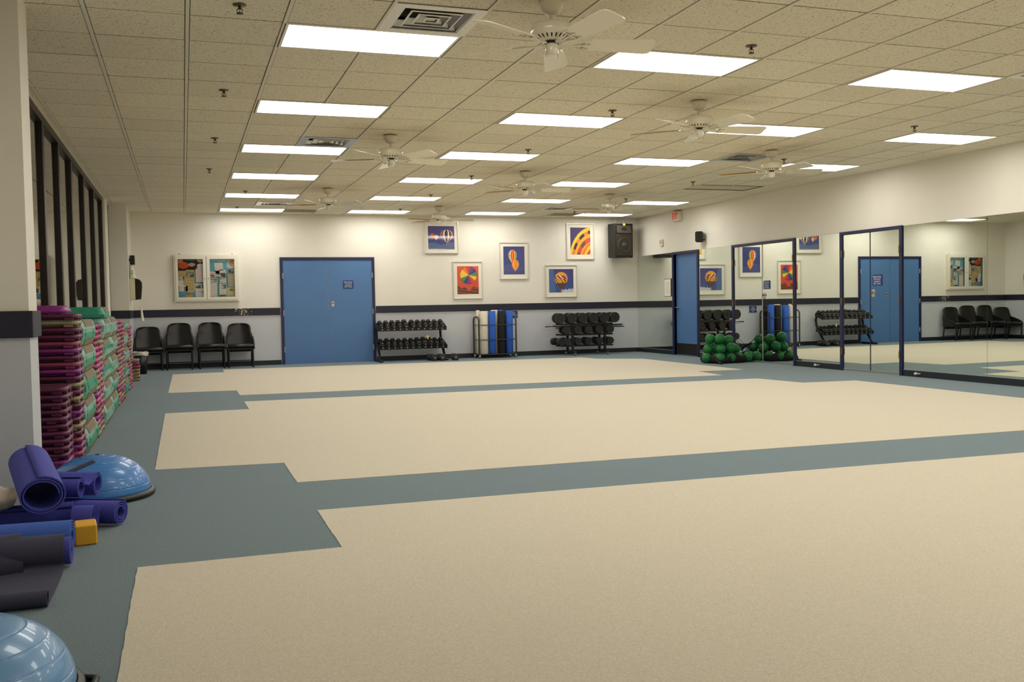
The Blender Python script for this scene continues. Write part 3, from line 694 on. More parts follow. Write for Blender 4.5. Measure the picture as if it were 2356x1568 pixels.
for p in (1,):
    hn = MB(); oo = [(-.19, -.2045, .535), (.19, -.2045, .535), (.19, -.2045, .7), (-.19, -.2045, .7)]; ii = [(-.06, -.2015, .59), (.06, -.2015, .59), (.06, -.2015, .65), (-.06, -.2015, .65)]
    hn.rings([oo, ii], smooth=False, cap=False); hn.build('horn_flare', mat('horn_grey', '4b453c', .45), t)
MB().box(-.025, .025, -.215, -.206, .7, .74).build('indicator_lamp', mat('amber_lamp', 'ff9a4a', .4, emit=1.2), t)
for sx in (-1, 1): MB().box(sx*.2-.02, sx*.2+.02, -.19, -.15, -.012, 0).build('rubber_foot', M_BLACK, t)
for sx in (-.1, .12):
    c = MB(); zz = .74
    k = 0
    while zz < .872:
        A = Matrix.Translation((sx, .0, zz+.012)) @ Matrix.Rotation(PI/2*(k % 2), 4, 'Z')
        c.tube([A @ Vector((.007*math.cos(a), 0, .014*math.sin(a))) for a in [2*PI*i/8 for i in range(9)]], .0025, 5); zz += .02; k += 1
    c.build('chain', M_ALU, t)
# ------------------------------------------------------------------ chairs
M_VINYL = mat('black_vinyl', '15130f', .32, noise=.2, nscale=8)
def make_chair():
    t = thing('stacking_chair', 'black vinyl stacking chair', 'chair', group='black chairs along the far wall')
    # backrest: curved padded shell with shoulders
    def shell(o, i, z):  # outline half-widths by height
        pass
    rows = [(.30, .225), (.40, .245), (.52, .25), (.60, .25), (.655, .24), (.68, .224), (.74, .22), (.79, .214), (.825, .198), (.85, .165), (.862, .11), (.866, .04)]
    n = 12; fr_, bk = [], []
    for z, hw in rows:
        y = .19+(z-.3)*.16
        fr_.append([(hw*(2*k/n-1), y-.035-.0+.05*(1-(2*k/n-1)**2)-.02, z) for k in range(n+1)])
        bk.append([(hw*(2*k/n-1), y+.012+.05*(1-(2*k/n-1)**2)-.02, z) for k in range(n+1)])
    b = MB(); rr = [f+k[::-1] for f, k in zip(fr_, bk)]
    b.rings(rr); b.build('backrest', M_VINYL, t)
    s = MB()
    pr = [(.0, .40), (.0, .44), (.025, .462), (.12, .47), (.3, .462), (.4, .45), (.4, .40)]
    out = []
    for x in (-.235, -.225, 0, .225, .235):
        k = .012 if abs(x) > .23 else 0
        out.append([(x, -.23+y+ (k if y < .02 else 0), z-k) for y, z in pr])
    s.rings(out); s.build('seat', M_VINYL, t)
    MB().box(-.225, .225, -.2, .17, .34, .4, bev=.02).build('seat_pan', M_BLACK, t)
    for sx in (-1, 1):
        MB().tube([(sx*.225, -.2, 0), (sx*.225, -.205, .38)], .016, 8).build('leg', M_BLACK, t)
        MB().tube([(sx*.225, .25, 0), (sx*.225, .2, .3), (sx*.235, .17, .45)], .016, 8).build('leg', M_BLACK, t)
        arm = [(-.2, .36), (-.215, .41), (-.2, .465), (-.1, .52), (.06, .575), (.2, .61), (.2, .36)]
        MB().rings([[(x, y, z) for y, z in arm] for x in sorted((sx*.238, sx*.262))], smooth=False).build('arm', M_VINYL, t)
    MB().tube([(-.225, .235, .12), (.225, .235, .12)], .01, 6).build('stretcher', M_BLACK, t)
    return t
C0 = make_chair()
chs = [(.338, .985, 'black stacking chair nearest the blue double door'), (-.2, 1.02, 'black stacking chair, second from the blue double door'), (-.78, 1.02, 'black stacking chair, third from the blue double door'), (-1.33, .95, 'black stacking chair in the corner behind the bin')]
for k, (x, s, lb) in enumerate(chs):
    c = C0 if k == 0 else dup(C0)
    c.location = (x, 12.86, 0); c.scale = (1, 1, s); c['label'] = lb; c.rotation_euler = (0, 0, [.0, .03, -.02, .05][k])
# bin
t = thing('waste_bin', 'black waste bin with a pale plastic liner by the step stacks', 'bin', (-1.44, 11.9, 0))
MB().lathe([(.0, .0), (.1, 0), (.125, .38), (.118, .38), (.095, .01), (0, .01)], 20, cap=False).build('bin_body', M_BLKPL, t)
lr = MB(); n = 24; rs = []
for r, z in ((.128, .33), (.135, .36), (.134, .392), (.122, .4), (.112, .37)):
    rs.append([((r+.006*math.sin(a*5+z*40))*math.cos(a), (r+.006*math.sin(a*5+z*40))*math.sin(a), z+.008*math.sin(a*3)) for a in [2*PI*k/n for k in range(n)]])
lr.rings(rs, cap=False); lr.build('liner', mat('liner_plastic', 'cfcabb', .25, noise=.2, nscale=12), t)
# ------------------------------------------------------------------ towel dispenser group on the far pillar
t = thing('towel_dispenser', 'paper towel dispenser with a smoky dark cover on the far pillar', 'dispenser', (-1.6, 12.3, 1.33))
MB().box(0, .1, -.14, .14, 0, .385, bev=.01).build('back_case', mat('case_beige', 'cfc8a8', .5), t)
pr = [(.1, .0), (.19, .012), (.2, .08), (.215, .25), (.21, .32), (.17, .37), (.1, .388)]
MB().rings([[(x, y, z) for x, z in pr] for y in (-.14, .14)], smooth=False).build('smoked_cover', mat('smoked_plastic', '2b2521', .15, coat=.6), t)
tp = MB(); tp.tube([(.17, -.02, -.0), (.175, -.02, -.06), (.185, -.02, -.14)], .006, 6).cyl((.185, -.02, -.13), (.2, -.02, -.385), .012, 8, .028); tp.build('paper_strip', mat('paper_white', 'ece6d6'), t)
t = thing('pillar_speaker', 'small black square loudspeaker on the far pillar above a white bag', 'loudspeaker', (-1.555, 12.3, 1.97))
MB().box(-.03, .055, -.08, .08, 0, .17, bev=.01).build('cabinet', M_BLKPL, t)
MB().cyl((-.044, 0, .09), (-.03, 0, .09), .02, 8).build('bracket', M_BLACK, t)
t = thing('hanging_bag', 'white plastic bag with green print hanging above the towel dispenser', 'bag', (-1.6, 12.28, 1.722))
rs = []
for z, w_, d_ in ((0, .1, .115), (.04, .105, .115), (.12, .095, .1), (.18, .07, .08), (.225, .045, .06), (.245, .02, .04)):
    rs.append([(max(.001, d_/2+d_/2*math.cos(a)+.004*math.sin(3*a)), w_*math.sin(a), z) for a in [2*PI*k/14 for k in range(14)]])
MB().rings(rs).build('bag_body', mat('bag_white', 'dcd6c4', .4, noise=.08, nscale=15), t)
M = Matrix.Translation((.06, -.101, .1)) @ Matrix.Rotation(.12, 4, 'Z') @ FACE_Y
mm = MB()
for k in range(4): mm.box(-.03, .02-.01*(k % 2), -.0, .001, .05-.022*k, .058-.022*k, Matrix.Translation((.055, -.1, .08)))
mm.build('printed_label', mat('green_print', '5f8a6a', .6), t)
# ------------------------------------------------------------------ foam roller rack
M_TUBE = mat('rack_grey', '4a453c', .35, .5)
t = thing('roller_rack', 'grey tubular wheeled rack holding upright foam rollers', 'rack', (5.56, 12.9, 0))
def ushape(x, y0, y1, z0, z1, r):
    pts = [(x, y0, z0), (x, y0, z1-r)]
    for k in range(1, 7): a = PI-PI/2*k/6; pts.append((x, y0+r+r*math.cos(a), z1-r+r*math.sin(a)))
    for k in range(1, 7): a = PI/2-PI/2*k/6; pts.append((x, y1-r+r*math.cos(a), z1-r+r*math.sin(a)))
    return pts+[(x, y1, z0)]
for s in (-1, 1): MB().tube(ushape(s*.41, -.19, .19, .07, .87, .1), .018, 8, ry=.018).build('end_frame', M_TUBE, t)
for y in (-.19, .19):
    for z in (.39, .7): MB().tube([(-.41, y, z), (.41, y, z)], .009, 6).build('side_rail', M_TUBE, t)
for s in (-1, 1):
    for z in (.39, .7): MB().tube([(s*.41, -.19, z), (s*.41, .19, z)], .008, 6).build('end_rail', M_TUBE, t)
MB().box(-.42, .42, -.2, .2, .075, .092).build('base_shelf', M_TUBE, t)
def caster(parent, x, y, r=.03, top=.075):
    c = MB().box(x-.016, x+.016, y-.02, y+.02, r+.012, top).box(x-.02, x-.014, y-.014, y+.03, r-.008, r+.02).box(x+.014, x+.02, y-.014, y+.03, r-.008, r+.02).build('caster', M_CHROME, parent)
    MB().cyl((x-.012, y+.012, r), (x+.012, y+.012, r), r, 12).build('wheel', mat('wheel_grey', '6e6a60', .4), c)
for sx in (-1, 1):
    for sy in (-1, 1): caster(t, sx*.4, sy*.18)
FO = {'white': mat('foam_white', 'ddd5c0', .8, noise=.03), 'blue': mat('foam_blue', '2b5fc4', .75, noise=.05), 'black': mat('foam_black', '1c1a18', .85, noise=.2)}
rl = [('white', -.27, -.09, .085, 'white foam roller at the front left of the roller rack'), ('blue', -.09, -.095, .078, 'blue foam roller standing beside the front white roller'), ('black', .12, -.085, .08, 'black foam roller between the two blue rollers'),
      ('blue', .30, -.08, .078, 'blue foam roller at the right end of the roller rack'), ('white', .02, .08, .075, 'white foam roller standing behind the black roller'), ('white', -.34, .1, .04, 'slim white foam roller in the back corner of the rack'),
      ('black', -.215, .1, .078, 'black foam roller behind the front white roller'), ('black', .3, .1, .078, 'black foam roller behind the right blue roller'), ('blue', .17, .1, .05, 'slim blue foam roller at the back of the rack')]
for c, x, y, r, lb in rl:
    hgt = .9+.01*((x*100) % 3)
    tag(MB().lathe([(0, 0), (r-.006, 0), (r, .006), (r, hgt-.006), (r-.006, hgt), (.022, hgt), (.02, hgt-.03), (0, hgt-.03)], 24, cap=False).build('foam_roller', FO[c], None, (5.56+x, 12.9+y, .0925)), lb, 'foam roller', 'foam rollers in the wheeled rack')
# ------------------------------------------------------------------ hex dumbbell rack
M_RUB = mat('rubber_black', '1c1a16', .5, noise=.2, nscale=20); M_HANDLE = mat('handle_steel', '8f8a80', .3, .9)
t = thing('dumbbell_rack', 'black two-shelf dumbbell rack beside the blue double door', 'rack', (3.735, 12.9, 0))
for s in (-1, 1):
    MB().box(s*.68-.03, s*.68+.03, -.34, .2, 0, .045, bev=.006).build('foot', M_BLACK, t)
    pts = [(s*.68, -.16, .04), (s*.68, -.06, .18), (s*.68, .06, .33), (s*.68, .16, .48), (s*.68, .19, .6), (s*.68, .16, .7), (s*.68, .06, .74)]
    MB().tube(pts, .028, 8).build('upright', mat('rack_black', '22201c', .3, .4), t)
def shelf(z0, dz, y0, y1):
    m = MB(); n0 = (0, 0, 0)
    for s in (-1, 1): pass
    A = Matrix.Translation((0, y0, z0)) @ Matrix.Rotation(math.atan2(dz, y1-y0), 4, 'X'); L = math.hypot(y1-y0, dz)
    m.box(-.7, .72, 0, L, 0, .012, A).box(-.7, .72, -.008, 0, -.02, .05, A).box(-.7, .72, L, L+.008, -.02, .05, A).box(-.708, -.7, -.008, L+.008, -.03, .05, A).box(.72, .728, -.008, L+.008, -.03, .05, A)
    o = m.build('shelf', M_BLACK, t); tg = MB()
    for k in range(11):
        x = -.62+k*.126; tg.add([(x-.018, -.0095, .005), (x+.018, -.0095, .005), (x+.006, -.0095, .032), (x-.006, -.0095, .032)], [(0, 1, 2, 3)], A)
    tg.build('weight_marks', mat('mark_white', 'a9a69c', .6), o)
    return A
A1 = shelf(.27, .10, -.18, .12); A2 = shelf(.645, .09, -.14, .15)
def hexbell(r, hl, L, mname='rubber_black'):
    m = MB()
    out = []
    for y0, y1 in ((-L/2, -L/2+hl), (L/2-hl, L/2)):
        rs = [[(k*r*math.cos(PI/3*j), y, k*r*math.sin(PI/3*j)) for j in range(6)][::-1] for k, y in ((.82, y0), (1, y0+.015), (1, y1-.015), (.82, y1))]
        out.append(MB().rings(rs, smooth=False).mesh('head', M_RUB))
    return out[0], out[1], MB().cyl((0, -L/2+hl*.8, 0), (0, L/2-hl*.8, 0), .016, 8).cyl((0, -L/2-.002, 0), (0, -L/2, 0), r*.33, 8).mesh('handle', M_HANDLE)
HB = {}
def dumbbell(name, label, cat, loc, rot, r, hl, L, group):
    k = (r, hl, L)
    if k not in HB: HB[k] = hexbell(*k)
    d = thing(name, label, cat, loc, 0, group); d.rotation_euler = rot
    obj('head', HB[k][0], d); obj('head', HB[k][1], d); obj('handle', HB[k][2], d)
    return d
ordw_old = ['first', 'second', 'third', 'fourth', 'fifth', 'sixth', 'seventh', 'eighth', 'ninth', 'tenth', 'eleventh']
for si, (A, word) in enumerate(((A2, 'upper'), (A1, 'lower'))):
    for k in range(11):
        r = [.056, .058, .06, .06, .066, .062, .06, .06, .06, .058, .06][k] if si == 0 else [.058, .063, .062, .056, .06, .058, .064, .068, .066, .056, .058][k]
        p = Matrix.Translation((3.735, 12.9, 0)) @ A @ Vector((-.625+k*.127+(.03 if si == 0 and k > 4 else 0)-(.02 if si == 0 and k > 7 else 0), .16, .012+r*.866+.001))
        dumbbell('hex_dumbbell', 'black hex dumbbell on the %s rack shelf, %s from the blue double door' % (word, ordw[k]), 'dumbbell', p, (A.to_euler().x, 0, 0), r, .1, .30, 'hex dumbbells on the '+word+' shelf')
for x, y, a, lb in ((4.12, 12.66, .15, 'large black hex dumbbell on the floor under the rack, nearest the door'), (4.29, 12.6, .0, 'large black hex dumbbell on the floor, middle of the three'), (4.58, 12.6, -.1, 'large black hex dumbbell on the floor against the rack foot')):
    dumbbell('hex_dumbbell', lb, 'dumbbell', (x, y-.02, .078*.866+.001), (0, 0, a), .078, .12, .3, 'hex dumbbells on the floor')
t = thing('yellow_tag', 'yellow triangular card tag stuck on a lower shelf dumbbell', 'tag', (3.735+.33, 12.77, .44))
MB().add([(-.035, 0, .075), (.035, 0, .075), (.008, 0, 0), (-.008, 0, 0)], [(0, 1, 2, 3)]).add([(-.035, .003, .075), (.035, .003, .075), (.008, .003, 0), (-.008, .003, 0)], [(3, 2, 1, 0)]).build('card', mat('tag_yellow', 'd6c47a', .7), t)
MB().cyl((0, .0015, -.02), (0, .0015, .01), .002, 5).build('tie', mat('tag_yellow', 'd6c47a'), t)
# ------------------------------------------------------------------ round dumbbell rack
t = thing('round_dumbbell_rack', 'black wheeled three-tier rack loaded with round dumbbells', 'rack', (7.55, 12.75, 0))
for sx in (-1, 1):
    x = sx*.379+.056
    for y in (-.13, .16): MB().box(x-.022, x+.022, y-.02, y+.02, .06, .665).build('upright', M_BLACK, t)
    MB().box(x-.03, x+.03, -.3, .3, .062, .1, bev=.005).build('base_bar', M_BLACK, t)
    for y in (-.27, .27): caster(t, x, y, .026, .066)
for z, y in ((.68, -.14), (.68, .14), (.45, -.14), (.45, .14), (.21, -.14), (.21, .14)): MB().box(-.6, .62, y-.015, y+.015, z-.02, z+.012).build('saddle_rail', M_BLACK, t)
RB = {}
def roundbell(label, loc, r, rz, group, hl=.13, L=.42):
    k = (r, hl, L)
    if k not in RB:
        hd = []
        for y0, y1 in ((-L/2, -L/2+hl), (L/2-hl, L/2)):
            n = 20; prof = [(r*.3, y0+.006), (r*.92, y0+.004), (r, y0), (r, y0), (r, y0+.012)]
            seq = [(.0, y0+.004), (r*.86, y0+.004), (r*.95, y0), (r, y0+.008)]
            for q in range(3): yy = y0+.008+(hl-.016)*(q+1)/4; seq += [(r, yy-.003), (r*.96, yy), (r, yy+.003)]
            seq += [(r, y1-.008), (r*.94, y1), (0, y1)]
            hd.append(MB().lathe(seq, n, Matrix.Rotation(-PI/2, 4, 'X'), cap=False, smooth=False).mesh('head', M_RUB))
        RB[k] = (*hd, MB().cyl((0, -L/2+hl*.9, 0), (0, L/2-hl*.9, 0), .017, 8).mesh('handle', M_HANDLE), MB().cyl((0, -L/2-.002, 0), (0, -L/2+.005, 0), .018, 8).mesh('end_bolt', M_BLACK))
    d = thing('round_dumbbell', label, 'dumbbell', loc, rz, group)
    obj('head', RB[k][0], d); obj('head', RB[k][1], d); obj('handle', RB[k][2], d); obj('end_bolt', RB[k][3], d)
for k in range(6): roundbell('big round dumbbell on the top tier, %s from the roller rack side' % ordw[k], (6.965+k*.252, 12.755, .693+.112), .112, -.1 if k else -.16, 'round dumbbells on the top tier')
for k in range(5): roundbell('round dumbbell on the middle tier, %s from the roller rack side' % ordw[k], (7.1+k*.253, 12.755, .463+.09), .09, -.12, 'round dumbbells on the middle tier')
for k in range(6): roundbell('small round dumbbell on the bottom tier, %s from the roller rack side' % ordw[k], ([6.93, 7.11, 7.36, 7.61, 7.86, 8.12][k], 12.76, .223+.08), .08, [.1, -.06, -.1, -.12, -.08, -.12][k], 'round dumbbells on the bottom tier', .12, .4)
bars = [('black', .630, -.02, 6.66, 8.45, M_BLACK), ('orange-ended', .645, .035, 6.9, 8.5, M_BLACK), ('white-tipped', .6, .0, 6.78, 8.52, M_BLACK), ('blue', .64, .08, 6.88, 8.46, mat('bar_navy', '1e2a52', .4)), ('lower white-tipped', .595, .045, 6.72, 8.5, M_BLACK)]
for c, z, y, x0, x1, m_ in bars:
    b = thing('body_bar', c+' body bar lying through the round dumbbell rack', 'bar', (x0, 12.755+y-.0, z+.0), 0, 'body bars in the rack')
    MB().cyl((0, 0, 0), (x1-x0, 0, 0), .0105, 8).build('shaft', m_, b)
    MB().cyl((-.012, 0, 0), (.32 if 'orange' in c else .1, 0, 0), .013, 8).build('end_cap', FO['white'] if 'white' in c else mat('bar_orange', 'b5612a', .5) if 'orange' in c else M_BLACK, b)
# ------------------------------------------------------------------ bag of green balls
t = thing('ball_bag', 'black mesh sack around the pile of green balls by the mirror', 'bag', (8.63, 8.78, 0))
balls = []
rnd = random.Random(11)
def ballpos():
    lay = [(.094, [(-.30, -.16), (-.12, -.25), (.09, -.25), (.28, -.14), (-.37, .04), (-.17, -.05), (.03, -.06), (.22, .05), (-.25, .22), (-.04, .17), (.15, .24), (.36, .1), (.4, -.3)]),
           (.235, [(-.27, -.11), (-.06, -.17), (.14, -.15), (-.16, .05), (.04, .02), (-.31, .12), (.25, .03), (.1, .2), (-.1, .22)]), (.37, [(-.2, -.04), (.0, -.08), (.17, .02), (-.06, .12), (-.25, .1)])]
    for z, ps in lay:
        for x, y in ps: yield (x+rnd.uniform(-.035, .035), y+rnd.uniform(-.035, .035), z+rnd.uniform(-.03, .05)*(z > .1))
bm_ = MB().lathe([(.094*math.sin(PI*k/12) if 0 < k < 12 else .0005, -.094*math.cos(PI*k/12)) for k in range(13)], 20, cap=False).mesh('exercise_ball', mat('ball_green', '0a6b30', .5, noise=.08, nscale=12))
bp_ = []
for x, y, z in ballpos():
    a = math.radians(18); bp_.append(Vector((8.63+x*math.cos(a)-y*math.sin(a), 8.78+x*math.sin(a)+y*math.cos(a), z)))
for it in range(150):                                  # push the packed balls apart until none overlap
    for i in range(len(bp_)):
        for j in range(i):
            d = bp_[i]-bp_[j]
            if d.length < .1895: e = d.normalized()*(.1895-d.length)*.5; bp_[i] += e; bp_[j] -= e
    for q in bp_: q.x = min(q.x, XR-.1); q.z = max(q.z, .094)
for k, (X, Y, z) in enumerate(bp_):
    b = obj('exercise_ball', bm_, None, (X, Y, z+.004)); balls.append((X, Y, z))
    s = [1.0, .96, .99, .97][k % 4]; b.scale = (s, s, s)
    tag(b, 'dark green rubber exercise ball inside the black mesh sack', 'ball', 'green balls in the mesh sack')
# sack: black base cloth, folds and neck
n = 36; rs = []
def br(a): return .40+.05*math.sin(2*a+.6)+.03*math.sin(5*a)
for f, z in ((.3, .002), (.9, .002), (1.02, .02), (1.07, .07), (1.05, .12), (1.03, .135)):
    rs.append([(min(XR-8.64, f*br(a)*math.cos(a)+.008*math.sin(9*a+z*30)), .92*f*br(a)*math.sin(a), z+(.03*math.sin(4*a+1)+.02*math.sin(7*a) if z > .1 else 0)) for a in [2*PI*k/n for k in range(n)]])
M_SACK = mat('sack_black', '0d0f0d', .8)
MB().rings(rs, cap=False).build('sack_base', M_SACK, t)
net = MB()
for q in range(9):
    a = 2*PI*q/9+.2
    pts = [(min(XR-8.66, r*math.cos(a)), r*math.sin(a)*.95, z) for r, z in ((.44, .1), (.43, .2), (.36, .33), (.22, .46), (.08, .545))]
    net.tube(pts, .0035, 5)
for zf, rf in ((.2, .43), (.33, .36), (.46, .23)):
    net.tube([(min(XR-8.66, rf*math.cos(a)), rf*.95*math.sin(a), zf+.01*math.sin(5*a)) for a in [2*PI*k/24 for k in range(25)]], .003, 4)
net.build('net_cord', M_SACK, t)
MB().tube([(-.38, -.28, .12), (-.36, -.36, .05), (-.34, -.42, .02), (-.36, -.48, .015)], .03, 8, ry=.018).build('sack_neck', M_SACK, t)
MB().tube([(.3, .1, .33), (.4, .16, .28), (.43, .25, .2)], .02, 6).build('sack_fold', M_SACK, t)
# ------------------------------------------------------------------ step risers and platforms along the windows
STEPC = {'maroon': '5c1c40', 'plum': '7b2470', 'pink': 'a8436f', 'tan': '8c7c5c', 'magenta': '9c2f92', 'rose': '863452'}
PITCH = .0512
def riser_mesh(col):
    m = MB(); w = .40
    for z, ins in ((0, 0),): pass
    prof = [(.014, .022), (.0155, .008), (.022, .001), (.032, .0), (.040, .003), (.0462, .014), (.0465, .03)]
    m.rings([[(x, y, z) for x, y in rrect(w-2*i, w-2*i, .05-i*.5, 3)] for z, i in prof])
    m.rings([[(x, y, z) for x, y in rrect(w-.09, w-.09, .03, 2)] for z in (.0, .016)], smooth=False)
    for sx in (-1, 1):                                  # interlocking corner feet and side lugs
        for sy in (-1, 1):
            m.box(sx*.135-.03, sx*.135+.03, sy*.18-.016, sy*.18+.014, 0, .018)
            m.box(sx*.18-.016, sx*.18+.016, sy*.1-.03, sy*.1+.03, 0, .018)
    return m.mesh('step_riser', mat('step_'+col, STEPC[col], .45, noise=.12, nscale=9))
RM = {c: riser_mesh(c) for c in STEPC}
SX = -1.635
def riser_stack(y, n, cols, where, seed, x=SX):
    r = random.Random(seed)
    for k in range(n):
        c = cols[r.randrange(len(cols))]
        o = obj('step_riser', RM[c], None, (x+r.uniform(-.008, .008), y+r.uniform(-.008, .008), k*PITCH+.0005), (0, 0, r.choice((0, PI/2, PI))+r.uniform(-.015, .015)))
        tag(o, '%s step riser, %s from the floor in %s' % (c, ordw[k], where), 'step riser', 'step risers in '+where)
P1 = ['maroon', 'maroon', 'tan', 'maroon', 'plum', 'rose']; P2 = ['pink', 'tan', 'rose', 'magenta', 'tan', 'pink', 'rose']
riser_stack(1.0, 12, ['maroon', 'tan', 'maroon', 'plum', 'maroon'], 'the low front stack by the blue dome', 1, SX-.045)
riser_stack(1.42, 22, P1, 'the tall stack behind the low front one', 2)
riser_stack(2.95, 20, P2, 'the stack just past the first teal platforms', 3)
riser_stack(3.37, 20, P2, 'the stack against the second teal platforms', 4)
riser_stack(5.98, 20, P2, 'the stack just past the third teal platforms', 5)
riser_stack(6.39, 20, P2, 'the middle stack of the second riser row', 6)
riser_stack(6.80, 19, P2, 'the stack against the last teal platforms', 7)
riser_stack(8.34, 18, P2, 'the stack just past the last teal platforms', 8)
riser_stack(8.76, 18, P2, 'the far stack of the tall row', 9)
riser_stack(10.2, 7, ['tan', 'tan', 'rose', 'tan'], 'the low stack near the bin', 10, SX+.05)
# one taller riser on top of the near stack
o = thing('step_riser', 'bright plum step riser lying loose on top of the near stack', 'step riser', (SX-.06, 1.42, 22*PITCH+.001), 0, 'step risers in the tall stack behind the low front one')
MB().rings([[(x, y, z) for x, y in rrect(.38-2*i, .38-2*i, .05-i*.3, 3)] for z, i in ((0, .012), (.012, 0), (.03, .004), (.045, .02), (.056, .03), (.058, .06))]).build('riser_body', mat('step_plum2', '8a2c80', .4), o)
M_TEAL = mat('step_teal', '2f9476', .42, noise=.1, nscale=8); M_TEAL2 = mat('step_teal_pale', '7fae9d', .45, noise=.1, nscale=8); M_TAN = mat('step_pad', '7d705a', .75, noise=.15, nscale=12)
PH = .1072
def platform_meshes(m_):
    b = MB(); W_, L_ = .40, 1.06
    b.rings([[(x, y, z) for x, y in rrect(W_-2*i, L_-2*i, .05, 3)] for z, i in ((.03, 0), (.052, .004), (.09, .018), (.1035, .03), (.1045, .06))], smooth=False)
    for sx in (-1, 1):                                   # lower skirt with slots
        for y0, y1 in ((-.5, -.34), (-.29, .29), (.34, .5)): b.box(sx*.185-.014, sx*.185+.013, y0, y1, 0, .032)
        b.box(-.17, .17, sx*.515-.014, sx*.515+.013, 0, .032)
    p = MB(); wr_ = .345
    sec = [(-.2025, .05), (-.186, .094), (-.172, .1066), (.172, .1066), (.186, .094), (.2025, .05), (.19, .05), (-.19, .05)]
    p.rings([[(x, y, z) for x, z in sec] for y in (-wr_, wr_)], smooth=False)
    return b.mesh('body', m_), p.mesh('pad', M_TAN)
PM = {'teal': platform_meshes(M_TEAL), 'pale teal': platform_meshes(M_TEAL2)}
def platform(label, loc, rz, inv, c, group):
    t = thing('step_platform', label, 'step platform', loc, rz, group)
    t.rotation_euler = (PI if inv else 0, 0, rz)
    if inv: t.location.z += PH
    obj('body', PM[c][0], t); obj('pad', PM[c][1], t)
def platform_stack(y, n, where, seed):
    r = random.Random(seed)
    for k in range(n):
        c = 'teal' if r.random() < .3 else 'pale teal'; inv = k % 2 == 0
        platform('%s step platform, %s, %s from the floor in %s' % (c, 'upside down' if inv else 'upright', ordw[k], where), (SX+r.uniform(-.006, .012), y+r.uniform(-.012, .012), k*PH+.001), r.uniform(-.008, .008), inv, c, 'step platforms in '+where)
platform_stack(2.17, 10, 'the first teal stack', 1)
platform_stack(4.13, 10, 'the second teal stack', 2)
platform_stack(5.22, 10, 'the third teal stack', 3)
platform_stack(7.57, 9, 'the last teal stack', 4)
platform('single bright teal step platform on the very top of the second teal stack', (SX+.005, 4.14, 10*PH+.002), .02, False, 'teal', 'step platforms in the second teal stack')
# ------------------------------------------------------------------ balance domes
M_DOME = mat('dome_blue', '3f7fc4', .3, coat=.35, noise=.06, nscale=4)
def dome(label, loc, m_, tilt=0):
    t = thing('balance_dome', label, 'balance trainer', loc)
    prof = [(.0, .012), (.30, .0), (.325, .006), (.33, .022), (.322, .036), (.305, .04)]
    MB().lathe(prof, 48, cap=False).build('base_platform', M_BLACK, t)
    R_, hh = .302, .225; pf = []
    fr_ = sorted({k/30 for k in range(31)} | {q+d for q in (.13, .3, .47, .64, .8, .92) for d in (-.015, -.011, -.004, .004, .011, .015)})
    for f in fr_:
        if any(.0005 < abs(f-q) < .02 and not any(abs(abs(f-q)-d) < .0005 for d in (.004, .011, .015)) for q in (.13, .3, .47, .64, .8, .92)): continue
        a = PI/2*f; r = R_*max(0, math.cos(a))**.92; z = .036+hh*math.sin(a)
        g = .0028 if any(abs(abs(f-q)-.004) < .0005 for q in (.13, .3, .47, .64, .8, .92)) else 0
        pf.append((max(.0005, r-g), z-g*.5))
    pf = [(R_-.01, .03)]+pf
    MB().lathe(pf, 56, cap=False).build('dome', m_, t)
    for s in (-1, 1): MB().tube([(s*.315, -.06, .024), (s*.35, -.045, .024), (s*.352, .045, .024), (s*.315, .06, .024)], .012, 6).build('grip', M_BLACK, t)
    MB().cyl((0, 0, .255), (0, 0, .264), .012, 10).build('valve_plug', M_BLACK, t)
    return t
dome('bright blue balance dome at the foot of the step stacks', (-1.215, -.17, 0), M_DOME).rotation_euler = (0, 0, 1.2)
d = dome('pale blue balance dome beside the charcoal mats', (-1.325, -3.44, 0), mat('dome_pale', '6f9fd0', .28, coat=.35, noise=.1, nscale=4))
# ------------------------------------------------------------------ yoga mats
MC = {'indigo': mat('mat_indigo', '474aa8', .75, bump=.5, bscale=260, noise=.06), 'navy': mat('mat_navy', '30358c', .75, bump=.5, bscale=260, noise=.06), 'blue': mat('mat_blue', '3a60b8', .75, bump=.4, bscale=260), 'charcoal': mat('mat_charcoal', '403f54', .85, bump=.4, bscale=260), 'slate': mat('mat_slate', '4a4b68', .85, bump=.4, bscale=260)}
def roll_profile(R_, turns, th, r_in, tail=0, start=0, n=22, squash=1, tail_ang=None):
    """spiral centre line (u, w), from the inside out, then an optional loose tail"""
    N = int(turns*n); pts = []
    for k in range(N+1):
        a = start+2*PI*k/n; r = r_in+(R_-r_in)*k/N
        pts.append((r*math.cos(a), squash*r*math.sin(a)))
    if tail:
        (x0, y0), (x1, y1) = pts[-2], pts[-1]; d = math.atan2(y1-y0, x1-x0)
        for k in range(1, 9):
            d += (tail_ang or 0)/8; x1 += tail/8*math.cos(d); y1 += tail/8*math.sin(d); pts.append((x1, y1))
    return pts
def ribbon(prof, th, L, M, segs=6, wob=0):
    m = MB(); n = len(prof); off = []
    for k, (x, y) in enumerate(prof):
        a = prof[max(0, k-1)]; b = prof[min(n-1, k+1)]; dx, dy = b[0]-a[0], b[1]-a[1]; l = math.hypot(dx, dy) or 1
        off.append((-dy/l*th/2, dx/l*th/2))
    sec = [(x+o[0], y+o[1]) for (x, y), o in zip(prof, off)]+[(x-o[0], y-o[1]) for (x, y), o in zip(prof, off)][::-1]
    k = n; N = len(sec)
    rs = [[(L*(i/segs-.5), x+wob*math.sin(i*1.3+j*.2), y) for j, (x, y) in enumerate(sec)] for i in range(segs+1)]
    m.rings(rs, M, cap=False)
    for r, flip in ((rs[0], False), (rs[-1], True)):
        fs = [(j, j+1, N-2-j, N-1-j) for j in range(n-1)]
        m.add(r, [f[::-1] if flip else f for f in fs], M)
    return m
